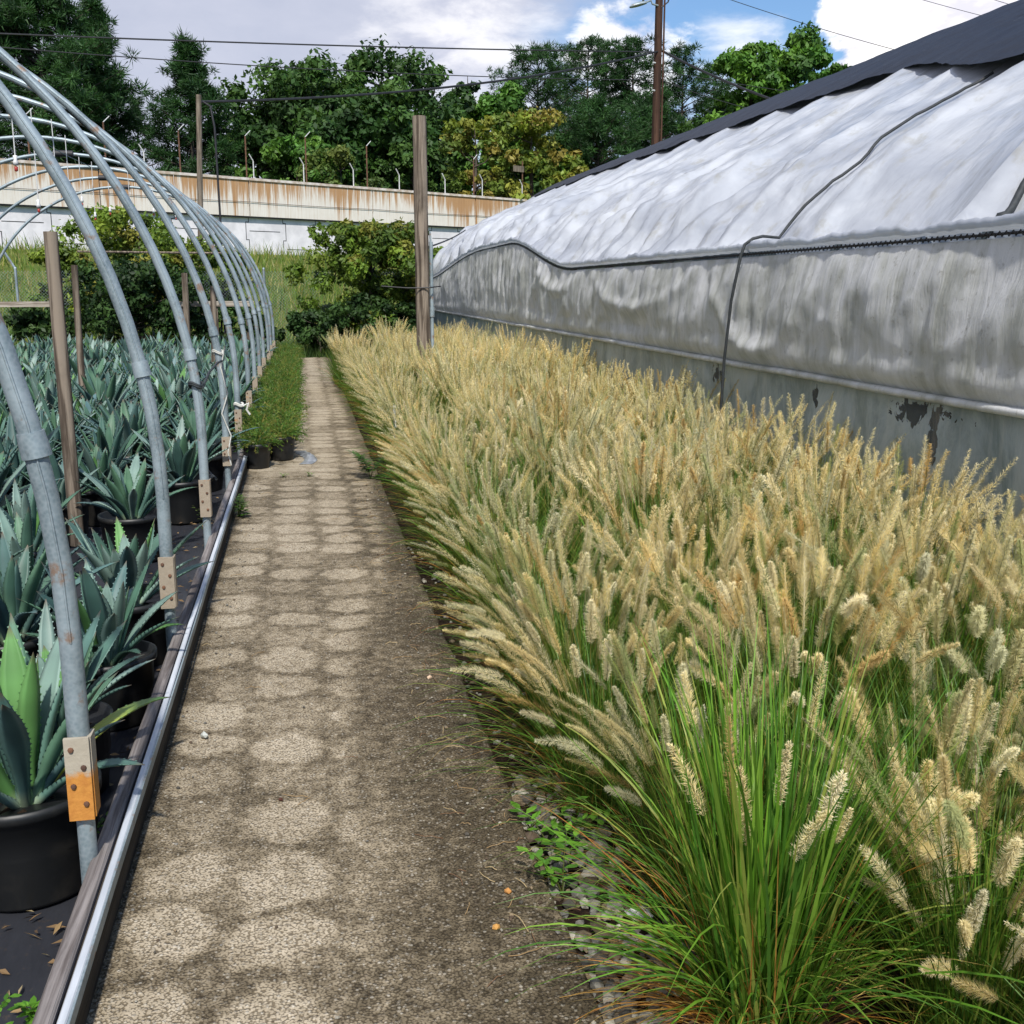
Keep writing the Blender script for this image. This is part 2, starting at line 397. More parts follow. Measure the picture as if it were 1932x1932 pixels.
def curtain_mat():
    m, nt = newmat('curtain_plastic'); o = objc(nt)
    st = noise(nt, scaled(nt, o, (1, 7, .75)), 1.5, 7, .68, .5)
    bl = noise(nt, scaled(nt, o, (1, 1, 1)), 3.2, 8, .68, .4)
    sp = noise(nt, o, 16, 6, .75)
    f = mth(nt, 'ADD', mth(nt, 'MULTIPLY', st, .45), mth(nt, 'MULTIPLY', bl, .55))
    cc = ramp(nt, f, [(.36, (.36, .37, .33)), (.45, (.53, .54, .50)), (.52, (.66, .67, .66)), (.60, (.78, .79, .80))])
    cc = mixc(nt, mth(nt, 'MULTIPLY', remap(nt, sp, .56, .68), .5), cc, (.20, .19, .14))
    sz = N(nt, 'ShaderNodeSeparateXYZ'); L(nt, o, sz.inputs[0])
    p = principled(nt, cc, .38, 0, .5, bump=mth(nt, 'ADD', mth(nt, 'MULTIPLY', st, 1.), mth(nt, 'MULTIPLY', noise(nt, scaled(nt, o, (1, 1, .8)), 4.5, 5, .55, .2), .7)), bstr=.4, bdist=.03)
    t = N(nt, 'ShaderNodeBsdfTranslucent'); t.inputs[0].default_value = (.72, .76, .76, 1)
    mx = N(nt, 'ShaderNodeMixShader'); mx.inputs[0].default_value = .3
    L(nt, p, mx.inputs[1]); L(nt, t.outputs[0], mx.inputs[2]); finish(nt, mx.outputs[0]); return m
M['curtain'] = curtain_mat()
def lower_mat():
    m, nt = newmat('old_clear_sheet'); o = objc(nt)
    bl = noise(nt, scaled(nt, o, (1, 1, .7)), 2.6, 8, .7, .5); st = noise(nt, scaled(nt, o, (1, 9, .6)), 1.5, 6, .6)
    cc = mixc(nt, remap(nt, bl, .35, .65), (.15, .21, .23), (.38, .45, .48))
    cc = mixc(nt, mth(nt, 'MULTIPLY', remap(nt, st, .5, .7), .35), cc, (.5, .52, .5))
    p = principled(nt, cc, .35, 0, .5, bump=bl, bstr=.4, bdist=.03)
    tr = N(nt, 'ShaderNodeBsdfTransparent'); tr.inputs[0].default_value = (.7, .78, .8, 1)
    mx = N(nt, 'ShaderNodeMixShader'); mx.inputs[0].default_value = .14
    L(nt, p, mx.inputs[1]); L(nt, tr.outputs[0], mx.inputs[2])
    sz = N(nt, 'ShaderNodeSeparateXYZ'); L(nt, o, sz.inputs[0]); Y, Z = sz.outputs[1], sz.outputs[2]
    msk = None
    for yc, zc, wy, wz in ((5.0, .99, .42, .085), (4.88, .82, .06, .10), (7.75, .97, .16, .10), (6.15, .97, .05, .12)):
        a = mth(nt, 'DIVIDE', mth(nt, 'SUBTRACT', Y, yc), wy); c_ = mth(nt, 'DIVIDE', mth(nt, 'SUBTRACT', Z, zc), wz)
        d = mth(nt, 'SUBTRACT', 1., mth(nt, 'ADD', mth(nt, 'MULTIPLY', a, a), mth(nt, 'MULTIPLY', c_, c_))); d = mth(nt, 'MAXIMUM', d, -1.)
        msk = d if msk is None else mth(nt, 'MAXIMUM', msk, d)
    tear = noise(nt, scaled(nt, o, (1, 1, .8)), 9, 5, .6, .8)
    hole = mth(nt, 'MULTIPLY', mth(nt, 'GREATER_THAN', mth(nt, 'ADD', mth(nt, 'MULTIPLY', msk, .22), tear), .655), .8)
    tr2 = N(nt, 'ShaderNodeBsdfTransparent'); mx2 = N(nt, 'ShaderNodeMixShader'); L(nt, hole, mx2.inputs[0])
    L(nt, mx.outputs[0], mx2.inputs[1]); L(nt, tr2.outputs[0], mx2.inputs[2]); finish(nt, mx2.outputs[0]); return m
M['lower'] = lower_mat()
def shade_mat():
    m, nt = newmat('shade_net'); o = objc(nt)
    n = noise(nt, scaled(nt, o, (2, .8, 2)), 4, 6, .6, .5); n2_ = noise(nt, scaled(nt, o, (3, 1, 3)), 7, 5, .7)
    cc = mixc(nt, n, (.007, .009, .016), (.022, .027, .040))
    cc = mixc(nt, mth(nt, 'MULTIPLY', remap(nt, n2_, .62, .74), .4), cc, (.16, .18, .22))
    finish(nt, principled(nt, cc, .55, 0, .3, bump=n, bstr=.6, bdist=.04)); return m
M['shade'] = shade_mat()
def barrier_mat():
    m, nt = newmat('stained_concrete'); o = objc(nt)
    sx = N(nt, 'ShaderNodeSeparateXYZ'); L(nt, o, sx.inputs[0]); u, z = sx.outputs[0], sx.outputs[2]
    st = noise(nt, scaled(nt, o, (2.6, 0, .10)), 1.6, 6, .75)
    st2 = noise(nt, scaled(nt, o, (.30, 0, .02)), 1.1, 3, .5)
    st3 = noise(nt, scaled(nt, o, (7, 0, .25)), 1.5, 4, .7)
    fall = remap(nt, z, 5.0, 6.8, .10, 1.)
    f = mth(nt, 'ADD', mth(nt, 'MULTIPLY', st, .62), mth(nt, 'MULTIPLY', st2, .38))
    f = mth(nt, 'ADD', f, mth(nt, 'MULTIPLY', mth(nt, 'SUBTRACT', fall, .62), .14))
    rust = remap(nt, f, .455, .545)
    bl = noise(nt, o, 1.2, 6, .6)
    cc = mixc(nt, bl, (.62, .57, .50), (.80, .76, .70))
    cc = mixc(nt, mth(nt, 'MULTIPLY', remap(nt, st3, .45, .7), .35), cc, (.48, .36, .22))
    cc = mixc(nt, mth(nt, 'MULTIPLY', rust, .85), cc, mixc(nt, st3, (.52, .26, .06), (.22, .085, .025)))
    finish(nt, principled(nt, cc, .85, 0, .2, bump=bl, bstr=.2)); return m
M['barrier'] = barrier_mat()
M['mse'] = simple('pale_retaining_concrete', (.78, .75, .77), (.62, .60, .62), 1.2, .9, 0, .2, bump=.1)
M['joint'] = simple('dark_joint', (.05, .048, .05), (.03, .03, .03), 3, .9)
M['cap'] = simple('pale_coping', (.68, .62, .58), (.45, .36, .28), 3, .85)
M['sleeve_gap'] = M['joint']

# ------------------------------------------------------------------ setting: ground, path
def ground_mat():
    m, nt = newmat('soil_and_scrub'); o = objc(nt)
    n = noise(nt, o, 1.3, 8, .7)
    finish(nt, principled(nt, mixc(nt, n, (.035, .045, .018), (.09, .085, .04)), .95, 0, .1, bump=n, bstr=.5, bdist=.05)); return m
M['ground'] = ground_mat()
b = MB(); S = 3000
for x0, x1, y0, y1, z in ((-S, S, -S, -2.02, -.06), (-S, S, 26.5, S, -.06), (-S, -7.6, -2.02, 26.5, -.06), (-.575, S, -2.02, 26.5, -.06), (-7.6, -.575, -2.02, 26.5, -.24)):
    b.add([(x0, y0, z), (x1, y0, z), (x1, y1, z), (x0, y1, z)], [(0, 1, 2, 3)])
for a, c in (((-7.6, -2.02), (-7.6, 26.5)), ((-7.6, 26.5), (-.575, 26.5)), ((-.575, 26.5), (-.575, -2.02)), ((-.575, -2.02), (-7.6, -2.02))):
    b.add([(*a, -.24), (*c, -.24), (*c, -.06), (*a, -.06)], [(0, 1, 2, 3)])
tag(b.build('ground', M['ground']), kind='structure')
b = MB()
ys = np.concatenate([np.arange(-3, 9.45, .12), [9.46]]); 
def slab(b, y0, y1, step, zoff=0.):
    ys = np.arange(y0, y1+step/2, step); V = []
    for y in ys:
        jr = .010*fb(y*9, 3.)+.012*fb(y*2.3, 9.); jl = .004*fb(y*7, 30.)
        row = [(-.615+jl, y, -.05), (-.615+jl, y, zoff-.006), (-.609+jl, y, zoff)]
        for x in np.linspace(-.5, .5, 5): row.append((x, y, zoff+.002*fb(x*3, y*2)))
        row += [(.598+jr, y, zoff), (.606+jr, y, zoff-.008), (.608+jr, y, -.05)]; V.append(row)
    b.grid(np.array(V), flip=True)
    for e in (V[0], V[-1]):
        e = np.array(e); n_ = len(e); low = e.copy(); low[:, 2] = -.055
        b.grid(np.stack([e, low]))
slab(b, -3, 9.50, .1); slab(b, 9.515, 25.9, .2, .004)
tag(b.build('path', M['path']), kind='structure')
b = MB()
gx = np.linspace(-7.6, -.57, 36); gy = np.linspace(-2, 26.5, 120)
V = np.array([[(x, y, -.175+.016*fb(x*1.7, y*1.2)+.01*fb(x*6, y*4)) for x in gx] for y in gy]); b.grid(V, flip=True)
tag(b.build('weed_fabric_ground', M['fabric'], smooth=True), kind='structure')
b = MB()
gx = np.linspace(.60, 3.05, 14); gy = np.linspace(-2, 27, 90)
V = np.array([[(x, y, -.035+.012*fb(x*2.7, y*2.2)) for x in gx] for y in gy]); b.grid(V, flip=True)
tag(b.build('grass_bed_ground', M['soil'], smooth=True), kind='structure')

# gravel between path and grass
def stone_pts(n, x0, x1, y0, y1, b, smin=.008, smax=.028, z=-.03):
    base = np.array([(0, 0, 1), (.9, 0, .3), (.28, .85, .3), (-.72, .53, .3), (-.72, -.53, .3), (.28, -.85, .3),
                     (.72, .53, -.4), (-.28, .85, -.4), (-.9, 0, -.4), (-.28, -.85, -.4), (.72, -.53, -.4), (0, 0, -.9)])
    f = [(0, 1, 2), (0, 2, 3), (0, 3, 4), (0, 4, 5), (0, 5, 1), (1, 6, 2), (2, 7, 3), (3, 8, 4), (4, 9, 5), (5, 10, 1),
         (6, 7, 2), (7, 8, 3), (8, 9, 4), (9, 10, 5), (10, 6, 1), (11, 7, 6), (11, 8, 7), (11, 9, 8), (11, 10, 9), (11, 6, 10)]
    for _ in range(n):
        s_ = rng.uniform(smin, smax)*np.array((1, rng.uniform(.6, 1), rng.uniform(.45, .8)))
        a = rng.uniform(0, 6.28); V = base*(1+rng.uniform(-.22, .22, (12, 1)))*s_
        V = V@np.array([(math.cos(a), math.sin(a), 0), (-math.sin(a), math.cos(a), 0), (0, 0, 1)])
        V = V+np.array((rng.uniform(x0, x1), rng.uniform(y0, y1), z+rng.uniform(.2, 1.0)*s_[2]))
        c = np.array(random.choice([(.24, .22, .20), (.16, .15, .14), (.36, .33, .29), (.20, .15, .10), (.09, .08, .07), (.10, .07, .05)]))*rng.uniform(.7, 1.15)
        b.add(V, f, c)
b = MB(); stone_pts(900, .61, .86, .8, 3.4, b); stone_pts(300, .61, .9, 3.2, 7., b, .006, .016); stone_pts(500, .61, 1.1, .8, 2.5, b)
tag(b.build('gravel', M['stone']), kind='stuff', label='grey gravel strip between the path and the grasses', cat='gravel')

# ------------------------------------------------------------------ hoop house frame
hoop_house = empty('hoop_house_frame', (-.7, 2.9, 0), label='bare galvanised hoop house frame over the agave beds, without its cover', cat='greenhouse frame')
HX = -.7; HY = 2.9
def child(o): o.location = (-hoop_house.location[0], -hoop_house.location[1], -hoop_house.location[2]); return o
RH, ZH, BX = 2.85, .72, -.605
def hoop_pts(y, z0=.0, dx=0, ds=0.):
    P = [(BX, z) for z in np.linspace(z0, ZH, 4)][:-1]
    for a in np.linspace(0, math.pi, 49): P.append((BX-RH+RH*math.cos(a), ZH+RH*math.sin(a)))
    P += [(BX-2*RH, z) for z in np.linspace(ZH, z0, 4)][1:]
    return [(x+dx, y+ds*max(z-.5, 0)*.02, z) for x, z in P]
NH = 12; HP = [2.84+1.95*k for k in range(NH)]
for k, y in enumerate(HP):
    ds = rng.uniform(-1, 1)*.8; dx = 0 if k < 3 else rng.uniform(-.02, .02)
    b = MB(); pts = hoop_pts(y, .30, dx, ds); b.tube(pts, .0275 if k else .0285, 14)
    for seam_off in (-.0315,):        # pressed seam line along the pipe
        b.tube([(p[0]+.006, p[1]-.0268, p[2]) for p in pts[3:40]], .0035, 5, cap=False)
    h = b.build('hoop', M['galv'], hoop_house, smooth=True); child(h)
    zc = 1.22+rng.uniform(-.05, .05); ang = math.asin((zc-ZH)/RH)
    cpt = lambda a: (BX-RH+RH*math.cos(a)+dx, y+ds*max(ZH+RH*math.sin(a)-.5, 0)*.02, ZH+RH*math.sin(a))
    b = MB(); b.tube([cpt(ang), cpt(ang+.010), cpt(ang+.022)], [.0365, .0355, .033], 16)
    c = b.build('sleeve_collar', M['galv'], h, smooth=True)
    b = MB(); b.tube([(BX+dx, y, -.2), (BX+dx, y, .42)], .0235, 12); c = b.build('ground_post', M['galv'], hoop_house, smooth=True); child(c)
    zt = .47
    b = MB(); b.box((BX-.031+dx, y-.040, zt-.225), (BX+.031+dx, y-.028, zt), mi=0); b.box((BX+.024+dx, y-.028, zt-.222), (BX+.034+dx, y+.03, zt-.003), mi=0)
    c = b.build('splice_plate', M['orange'] if k == 0 else M['strap'], hoop_house); child(c)
    for qi, zz in enumerate((zt-.03, zt-.08, zt-.13, zt-.18)[:4 if k < 6 else 0]):
        b = MB(); b.lathe([(.0, .006), (.006, .005), (.008, 0)], 8); V = b.v[-1].copy()
        b.v[-1] = np.stack([V[:, 0]+BX+dx+(.014 if qi % 2 else -.014), y-.0405-V[:, 2], V[:, 1]+zz], 1)
        child(b.build('bolt', M['rust_post'], hoop_house))
    # the far-side feet
    b = MB(); b.tube([(BX-2*RH, y, -.2), (BX-2*RH, y, .42)], .0265, 10); child(b.build('ground_post', M['galv'], hoop_house, smooth=True))
# dark couplers at the crown of a few hoops
for k in (8, 10, 11):
    b = MB(); b.tube([(BX-RH+RH*math.cos(a), HP[k], ZH+RH*math.sin(a)) for a in (math.pi/2-.05, math.pi/2, math.pi/2+.05)], .05, 10)
    child(b.build('crown_coupler', M['wire'], hoop_house, smooth=True))
# edge board: grey timber, white channel, dark facing board
xb = -.585
def board(x0, x1, z0, z1, y0, y1, mat, name, step=.6, wob=.003):
    b = MB(); ys_ = np.arange(y0, y1+.01, step); V = []
    for y in ys_:
        j = wob*fb(y*.9, x0*20)+(.004*fb(y*5., 2.)); bb = min((x1-x0), (z1-z0))*.16
        V.append([(x0+j, y, z0), (x0+j, y, z1-bb), (x0+bb+j, y, z1), (x1-bb+j, y, z1), (x1+j, y, z1-bb), (x1+j, y, z0), (x0+j, y, z0)])
    b.grid(np.array(V), flip=True)
    for e, fl in ((V[0], 0), (V[-1], 1)): b.add(e[:6], [(0, 1, 4, 5), (1, 2, 3, 4)])
    return child(b.build(name, mat, hoop_house))
board(xb-.012, xb+.030, -.16, .125, -1.5, 11.0, M['rail_wood'], 'edge_board')
board(xb+.038, xb+.058, .09, .122, .0+1.95, 11.0, M['channel'], 'channel_strip', wob=.002)
board(xb+.038, xb+.058, .088, .119, -1.5, 1.93, M['board_x'], 'channel_strip', wob=.002)
board(xb+.032, xb+.0365, .02, .106, -1.5, 11.0, M['rail_dark'], 'channel_backing', wob=.002)
board(xb+.060, xb+.066, .09, .1205, -1.5, 11.0, M['galv'], 'channel_lip', wob=.002)
board(xb+.039, xb+.059, .0, .085, -1.5, 11.0, M['rail_dark'], 'facing_board', wob=.002)
board(xb-.012, xb+.03, .03, .122, 11.05, 25.3, M['rail_wood'], 'edge_board')
# irrigation drops hanging from a wire under the crown
b = MB(); b.tube([(-3.3, y, 3.50+.02*math.sin(y)) for y in np.linspace(3, 24.2, 40)], .006, 5); 
child(b.build('crown_wire', M['galv'], hoop_house))
# black cord laced between the hoops
b = MB()
for k in range(1, 6):
    pts = []
    for i in range(13):
        t = i/12; y = HP[k]+t*1.95; z = 3.0+.25*math.sin(k*1.3)-.22*math.sin(math.pi*t)
        a = math.asin(min(.99, (z-ZH)/RH)); pts.append((BX-RH+(RH-.07)*math.cos(a), y, z))
    b.tube(pts, .0085, 6)
child(b.build('lacing_cord', M['rope'], hoop_house, smooth=True))
def hung(px, ytop_px, ybot_px, Y, name='sprinkler_drop', i=0):
    p0 = at(px, ytop_px, Y); p1 = at(px, ybot_px, Y)
    o = empty(name, p1, 0, 'thin irrigation drop with white emitter under the hoop crown, %s from the near end' % ordn(i), 'sprinkler', 'irrigation drops under the hoops')
    b = MB(); b.tube([(0, 0, .06), (.004*math.sin(i), 0, (p0.z-p1.z)*.5), (0, 0, p0.z-p1.z)], .0045, 6); b.build('drop_tube', M['white'], o)
    b = MB(); b.lathe([(0, -.0), (.018, .0), (.02, .025), (.012, .04), (.016, .07), (0, .072)], 10); b.build('emitter', M['white'], o, smooth=True)
    b = MB(); b.lathe([(0, -.045), (.012, -.04), (.014, -.012), (0, -.001)], 8); b.build('emitter_tip', M['red'], o, smooth=True)
for i, (px, yt, yb, Y) in enumerate([(30, 175, 312, 9.), (73, 205, 392, 11), (105, 225, 332, 11), (130, 255, 352, 13), (155, 296, 382, 15), (180, 305, 410, 17),
        (208, 310, 400, 17), (245, 320, 392, 19), (290, 322, 402, 19), (332, 330, 410, 21)]): hung(px, yt, yb, Y, i=i)
# white and black ties on hoops
def tie(name, y, z, mat, label, tail, r=.006):
    a = math.asin(max(0, (z-ZH))/RH) if z > ZH else 0; cx = BX-RH+RH*math.cos(a)
    b = MB(); pts = [(cx+.040*math.cos(t), y+.040*math.sin(t), z+.012*math.sin(t*2)+.01*t/6) for t in np.linspace(0, 12.5, 50)]
    b.tube(pts, r, 6); pts = [(cx+.04+dx_, y-.04+dy_, z+dz_) for dx_, dy_, dz_ in tail]; b.tube(pts, r, 6)
    return tag(b.build(name, mat, smooth=True), label, 'tie')
tie('twine', HP[3], 1.10, M['twine'], 'pale twine knotted round the fourth hoop with a long tail hanging down', [(0, 0, 0), (.02, .0, .06), (-.02, -.01, -.1), (.02, 0, -.3), (-.03, .0, -.45), (.03, 0, -.62), (0, 0, -.75), (.02, 0, -.85)], .0055)
tie('cord', HP[2], 1.02, M['rope'], 'black cord tied round the third hoop and strung to the fourth', [(0, 0, 0), (.0, .5, .05), (.0, 1.2, .06), (-.02, 1.95, .03)], .008)
tie('rag_tie', HP[4], .50, M['twine'], 'white rag knotted near the foot of the fifth hoop', [(0, 0, 0), (.05, 0, .03), (.03, 0, -.03), (.06, 0, -.08)], .011)

# ------------------------------------------------------------------ greenhouse on the right
GX = 3.0; GY0, GY1 = -1.5, 26.8
def hipz(y):
    z = 1.835-.004*max(y-4, 0)
    def sm(a, b_, v): t = min(1, max(0, (v-a)/(b_-a))); return t*t*(3-2*t)
    z += .42*sm(12.2, 16.0, y)-.42*sm(18.5, 26.8, y)*.95
    return z
OFF = [0, .05, .11, .26, .45, .84, 1.5, 2.2, 3.0, 3.6, 4.2, 4.6]
RN = [0, .05, .10, .29, .50, .79, 1.16, 1.57, 2.0, 2.29, 2.52, 2.58]
RF = [0, .16, .31, .56, .76, 1.06, 1.36, 1.69, 2.06, 2.32, 2.53, 2.58]
def roofz(off, y):
    t = min(1, max(0, (y-8)/16.)); a = np.interp(off, OFF, RN); f = np.interp(off, OFF, RF)
    base = 1.83+(a*(1-t)+f*t)
    return base+(hipz(y)-1.83)*max(0, 1-off/1.6)**2
BOW = 1.52; BY0 = 4.95
def sag(off, y):
    ph = (y-BY0)/BOW; s = abs(math.sin(math.pi*ph))
    return s
offs = np.concatenate([np.linspace(0, .3, 16), np.linspace(.34, 1.2, 26), np.linspace(1.26, 4.6, 44)])
yy = np.arange(GY0, GY1+.01, .055)
def roofpt(off, y, k=0.):
    e = .02; z0 = roofz(max(off-e, 0), y); z1 = roofz(off+e, y); nx, nz = -(z1-z0), (e+min(off, e)); l = math.hypot(nx, nz); nx /= l; nz /= l
    near = min(1, off/.12); amp = max(0., 1-off/3.4)
    wild = min(1, max(.25, (y-4.5)/5.))
    d = -.10*(sag(off, y)**.6)*near*(.3+amp)
    yy_ = y-off*.35                                    # creases run obliquely from the hem to the bows
    ph = ((y-BY0)/BOW) % 1.; fan = min(ph, 1-ph)*BOW        # distance to the nearest bow
    r = 1-abs(fb(yy_*1.3, off*.8, 3.))*2.6; d += .060*r*amp*near*wild
    r2 = 1-abs(fb((y+off*.5)*2.6, off*1.1+5, 1.))*2.6; d += .040*r2*near*max(0, 1-off/2.3)*wild
    r3 = 1-abs(fb((y-off*.9)*6.5, off*1.6+2, 4.))*2.6; d += .007*r3*near*max(0, 1-off/2.8)*(.3+wild)
    d += .020*math.exp(-(fan/.05)**2)*near*max(0, 1-off/3.5)
    return (GX+off+nx*(d+k), y, z0*.5+z1*.5+nz*(d+k))
gh = empty('plastic_greenhouse', (GX, GY0, 0), label='long white plastic greenhouse with a dirty side curtain behind the grass bed', cat='greenhouse')
def gchild(o): o.location = (-GX, -GY0, 0); return o
b = MB(); V = np.array([[roofpt(o_, y) for o_ in offs] for y in yy]); b.grid(V, flip=True)
Vm = V.copy()[:, ::-1][:, ::3]; Vm[..., 0] = 2*(GX+4.6)-Vm[..., 0]; b.grid(Vm, flip=True)
gchild(b.build('roof_cover', M['roof'], gh, smooth=True))
# hem roll above the track
b = MB(); V = []
for y in np.arange(GY0, GY1, .03):
    z = hipz(y); r = .032+.016*fb(y*2.5, 7.)+.006*fb(y*11, 3.); row = []
    for a in np.linspace(-.5, 3.6, 9): row.append((GX-.014-r*math.cos(a-.2)*.9-.004, y, z+.010+.006*fb(y*9, 1.)+r*.8+r*1.0*math.sin(a+2.6)))
    V.append(row)
b.grid(np.array(V)); gchild(b.build('hem', M['roof'], gh, smooth=True))
b = MB()
yt = np.arange(GY0, GY1, .05)
b.tube([(GX-.020, y, hipz(y)-.012) for y in yt], .007, 6)
b.tube([(GX-.033+.004*(k % 2), y, hipz(y)-.012+(.011 if k % 2 else -.013)) for k, y in enumerate(np.arange(GY0, 17, .024))], .0028, 4)
gchild(b.build('hem_track', M['wire'], gh))
# side curtain
ZB = 1.085
def curt(y, t):
    zt = hipz(y)-.03; z = zt+(ZB-zt)*t; e = math.sin(math.pi*min(1, t*1.02))**.5
    d = .045*math.sin(math.pi*t)+.05*max(0, t-.72)/.28*math.sin(math.pi*min(1, (t-.72)/.28)) if t > .72 else .045*math.sin(math.pi*t)
    d += e*.030*(1-2.4*abs(fb(y*1.1+z*.8, z*.8, 5.)))+e*.010*(1-2.4*abs(fb(y*5-z*.6, z*.5, 15.)))+e*.008*fb(y*11, z*1.5, 2.)
    d += e*.035*fb(y*.8, z*1.3, 8.)
    f = min(1, max(0, (y-7.5)/2.)); d += f*(.018*fb(y*5.5, z*.5, 1.)+.010*math.sin(y*17+2*fb(y, z)))*(1-.5*t)*e
    for yc, wd, dp in ((9.7, 1.5, .55), (12.9, 1.1, .35), (6.9, .9, .85)):        # swags of slack plastic
        u = (y-yc)/wd
        if abs(u) < 1.25:
            arc = dp*(1-u*u*.75); q = (t-arc)/.10; d += .05*math.exp(-q*q)*max(0, 1-abs(u)/1.25)
    return (GX-.02-d, y, z)
b = MB(); yc = np.arange(GY0, GY1, .045); tt = np.linspace(0, 1, 46)
V = np.array([[curt(y, t) for t in tt] for y in yc]); b.grid(V)
gchild(b.build('side_curtain', M['curtain'], gh, smooth=True))
b = MB(); b.tube([(GX-.045+.006*fb(y, 4.), y, ZB-.012+.01*fb(y*.6, 1.)) for y in np.arange(GY0, GY1, .15)], .021, 8)
gchild(b.build('curtain_roll_pipe', M['curtain'], gh, smooth=True))
# lower sheet with torn holes, posts and baseboard behind
b = MB(); ys2 = np.arange(GY0, GY1, .05); zs2 = np.linspace(0., ZB-.0, 24)
V = np.array([[(GX+.005-.012*fb(y*1.5, z*2.)-.006*fb(y*8, z*3), y, z) for z in zs2] for y in ys2])
a_, c_ = V.shape[:2]; idx = np.arange(a_*c_).reshape(a_, c_)
f = np.stack([idx[:-1, :-1], idx[1:, :-1], idx[1:, 1:], idx[:-1, 1:]], -1).reshape(-1, 4)
b.add(V.reshape(-1, 3), f); gchild(b.build('lower_sheet', M['lower'], gh, smooth=True))
for y in np.arange(BY0-BOW*4, GY1, BOW*1.0):
    b = MB(); b.box((GX+.04, y-.035, 0), (GX+.11, y+.035, 1.8)); gchild(b.build('side_post', M['wood_light'], gh))
    b = MB(); b.tube([(GX+.12+o_, y, roofz(o_, y)-.11) for o_ in (.02, .1, .25, .45, .84, 1.5, 2.2, 3, 3.6, 4.2, 4.6)], .02, 8); gchild(b.build('roof_bow', M['galv'], gh))
b = MB(); b.box((GX+.02, GY0, -.05), (GX+.055, GY1, .25)); gchild(b.build('baseboard', M['wood_light'], gh))
b = MB(); b.box((GX+9.0, GY0, -.05), (GX+9.2, GY1, 1.82)); gchild(b.build('far_side_wall', M['curtain'], gh))
b = MB()       # end wall sheets follow the roof arch
for ye in (GY0+.05, GY1-.06):
    xs = np.concatenate([OFF, [9.2-o_ for o_ in OFF[::-1][1:]]]); tp = [roofz(min(o_, 9.2-o_), ye)-.02 for o_ in xs]
    b.grid(np.array([[(GX+x+.01, ye, 0) for x in xs], [(GX+x+.01, ye, z) for x, z in zip(xs, tp)]]))
gchild(b.build('end_wall', M['lower'], gh))
b = MB(); b.box((GX+.4, GY0+.2, -.04), (GX+9, GY1-.2, -.02)); gchild(b.build('floor', M['soil'], gh))
# shade net on the crown
def shade_edge(y):
    e = np.interp(y, [0, 6.0, 7.2, 8.2, 9.2, 10.5, 14, 20, 27], [1.25, 1.35, 1.55, 1.95, 2.25, 2.35, 2.45, 2.6, 2.5])
    return e+.05*math.sin(y*2.1)+.07*fb(y*.9, 2.)
b = MB(); V = []
for y in np.arange(GY0, GY1+.1, .08):
    e = shade_edge(y); V.append([(GX+o_, y, roofz(o_, y)+.055+.020*fb(y*2.2, o_*1.5)+.02*max(0, 2.4-o_)-.03*max(0, 1-(o_-e)/.25)) for o_ in np.linspace(e, 4.58, 30)])
V = np.array(V); b.grid(V, flip=True); Vm = V[:, ::-1].copy(); Vm[..., 0] = 2*(GX+4.6)-Vm[..., 0]; b.grid(Vm, flip=True)
tag(b.build('shade_net', M['shade'], smooth=True), 'dark blue-black shade net stretched along the crown of the plastic greenhouse', 'shade net')
# ropes over the roof
def rope(y, o1, label, hang, r=.012, slant=0.):
    pts = [tuple(np.array(roofpt(o_, y+slant*o_+.035*fb(o_*3, y), .03))) for o_ in np.linspace(o1, .13 if hang else .06, 26)]
    if hang:
        pts += [(GX+.05, y, hipz(y)+.105), (GX-.02, y, hipz(y)+.088), (GX-.075, y, hipz(y)+.05), (GX-.10, y, hipz(y)-.02), (GX-.125, y, hipz(y)-.15), (GX-.14, y+.04, 1.5), (GX-.15, y+.10, 1.1), (GX-.15, y+.14, .6), (GX-.14, y+.14, .05)]
    b = MB(); b.tube(pts, r, 7)
    if not hang:
        p = np.array(pts[-2]); b.lathe([(0, -.03), (.03, -.02), (.036, 0), (.028, .022), (0, .03)], 10, tuple(p)); b.tube([p, p+(-.05, -.04, -.02), p+(-.08, .06, -.03)], .011, 6)
    return tag(b.build('rope', M['rope'], smooth=True), label, 'rope')
rope(7.15, 1.62, 'long black rope over the plastic roof, hanging down the curtain to the grass', True, .0105)
rope(4.62, 1.1, 'short thick black rope with a knotted end lying on the roof near the right', False, .018, .30)

# ------------------------------------------------------------------ posts
def post(name, base, top, r0, r1, mat, label, cat='post', sq=False, seg=12):
    b = MB(); P = [Vector(base).lerp(Vector(top), t) for t in np.linspace(0, 1, seg)]
    P = [(p.x+.006*fb(i*.7, r0*99)*(10*r0), p.y, p.z) for i, p in enumerate(P)]
    b.tube(P, [r0+(r1-r0)*i/(seg-1) for i in range(seg)], 14)
    return tag(b.build(name, mat, smooth=True), label, cat)
post('timber_post', (1.40, 13, -.3), (1.385, 13, 3.47), .084, .078, M['wood'], 'tall weathered grey timber post standing in the grass at the greenhouse corner')
b = MB(); b.tube([(1.50, 13.02, 0), (1.50, 13.02, 2.1)], .022, 10); b.tube([(1.50, 13.02, 1.25), (1.50, 13.02, 1.36)], .032, 10); b.tube([(1.495, 13.02, 2.1), (1.49, 13.02, 2.22)], .012, 8)
tag(b.build('conduit', M['galv'], smooth=True), 'thin galvanised conduit pipe fixed beside the tall timber post', 'pipe')
b = MB(); b.tube([(.92, 13.0, 1.60), (1.2, 12.92, 1.58), (1.33, 12.905, 1.58), (1.47, 12.905, 1.585), (1.6, 13, 1.60)], .008, 6)
tag(b.build('wire_tie', M['wire']), 'dark wire wrapped round the tall timber post at its middle', 'wire')
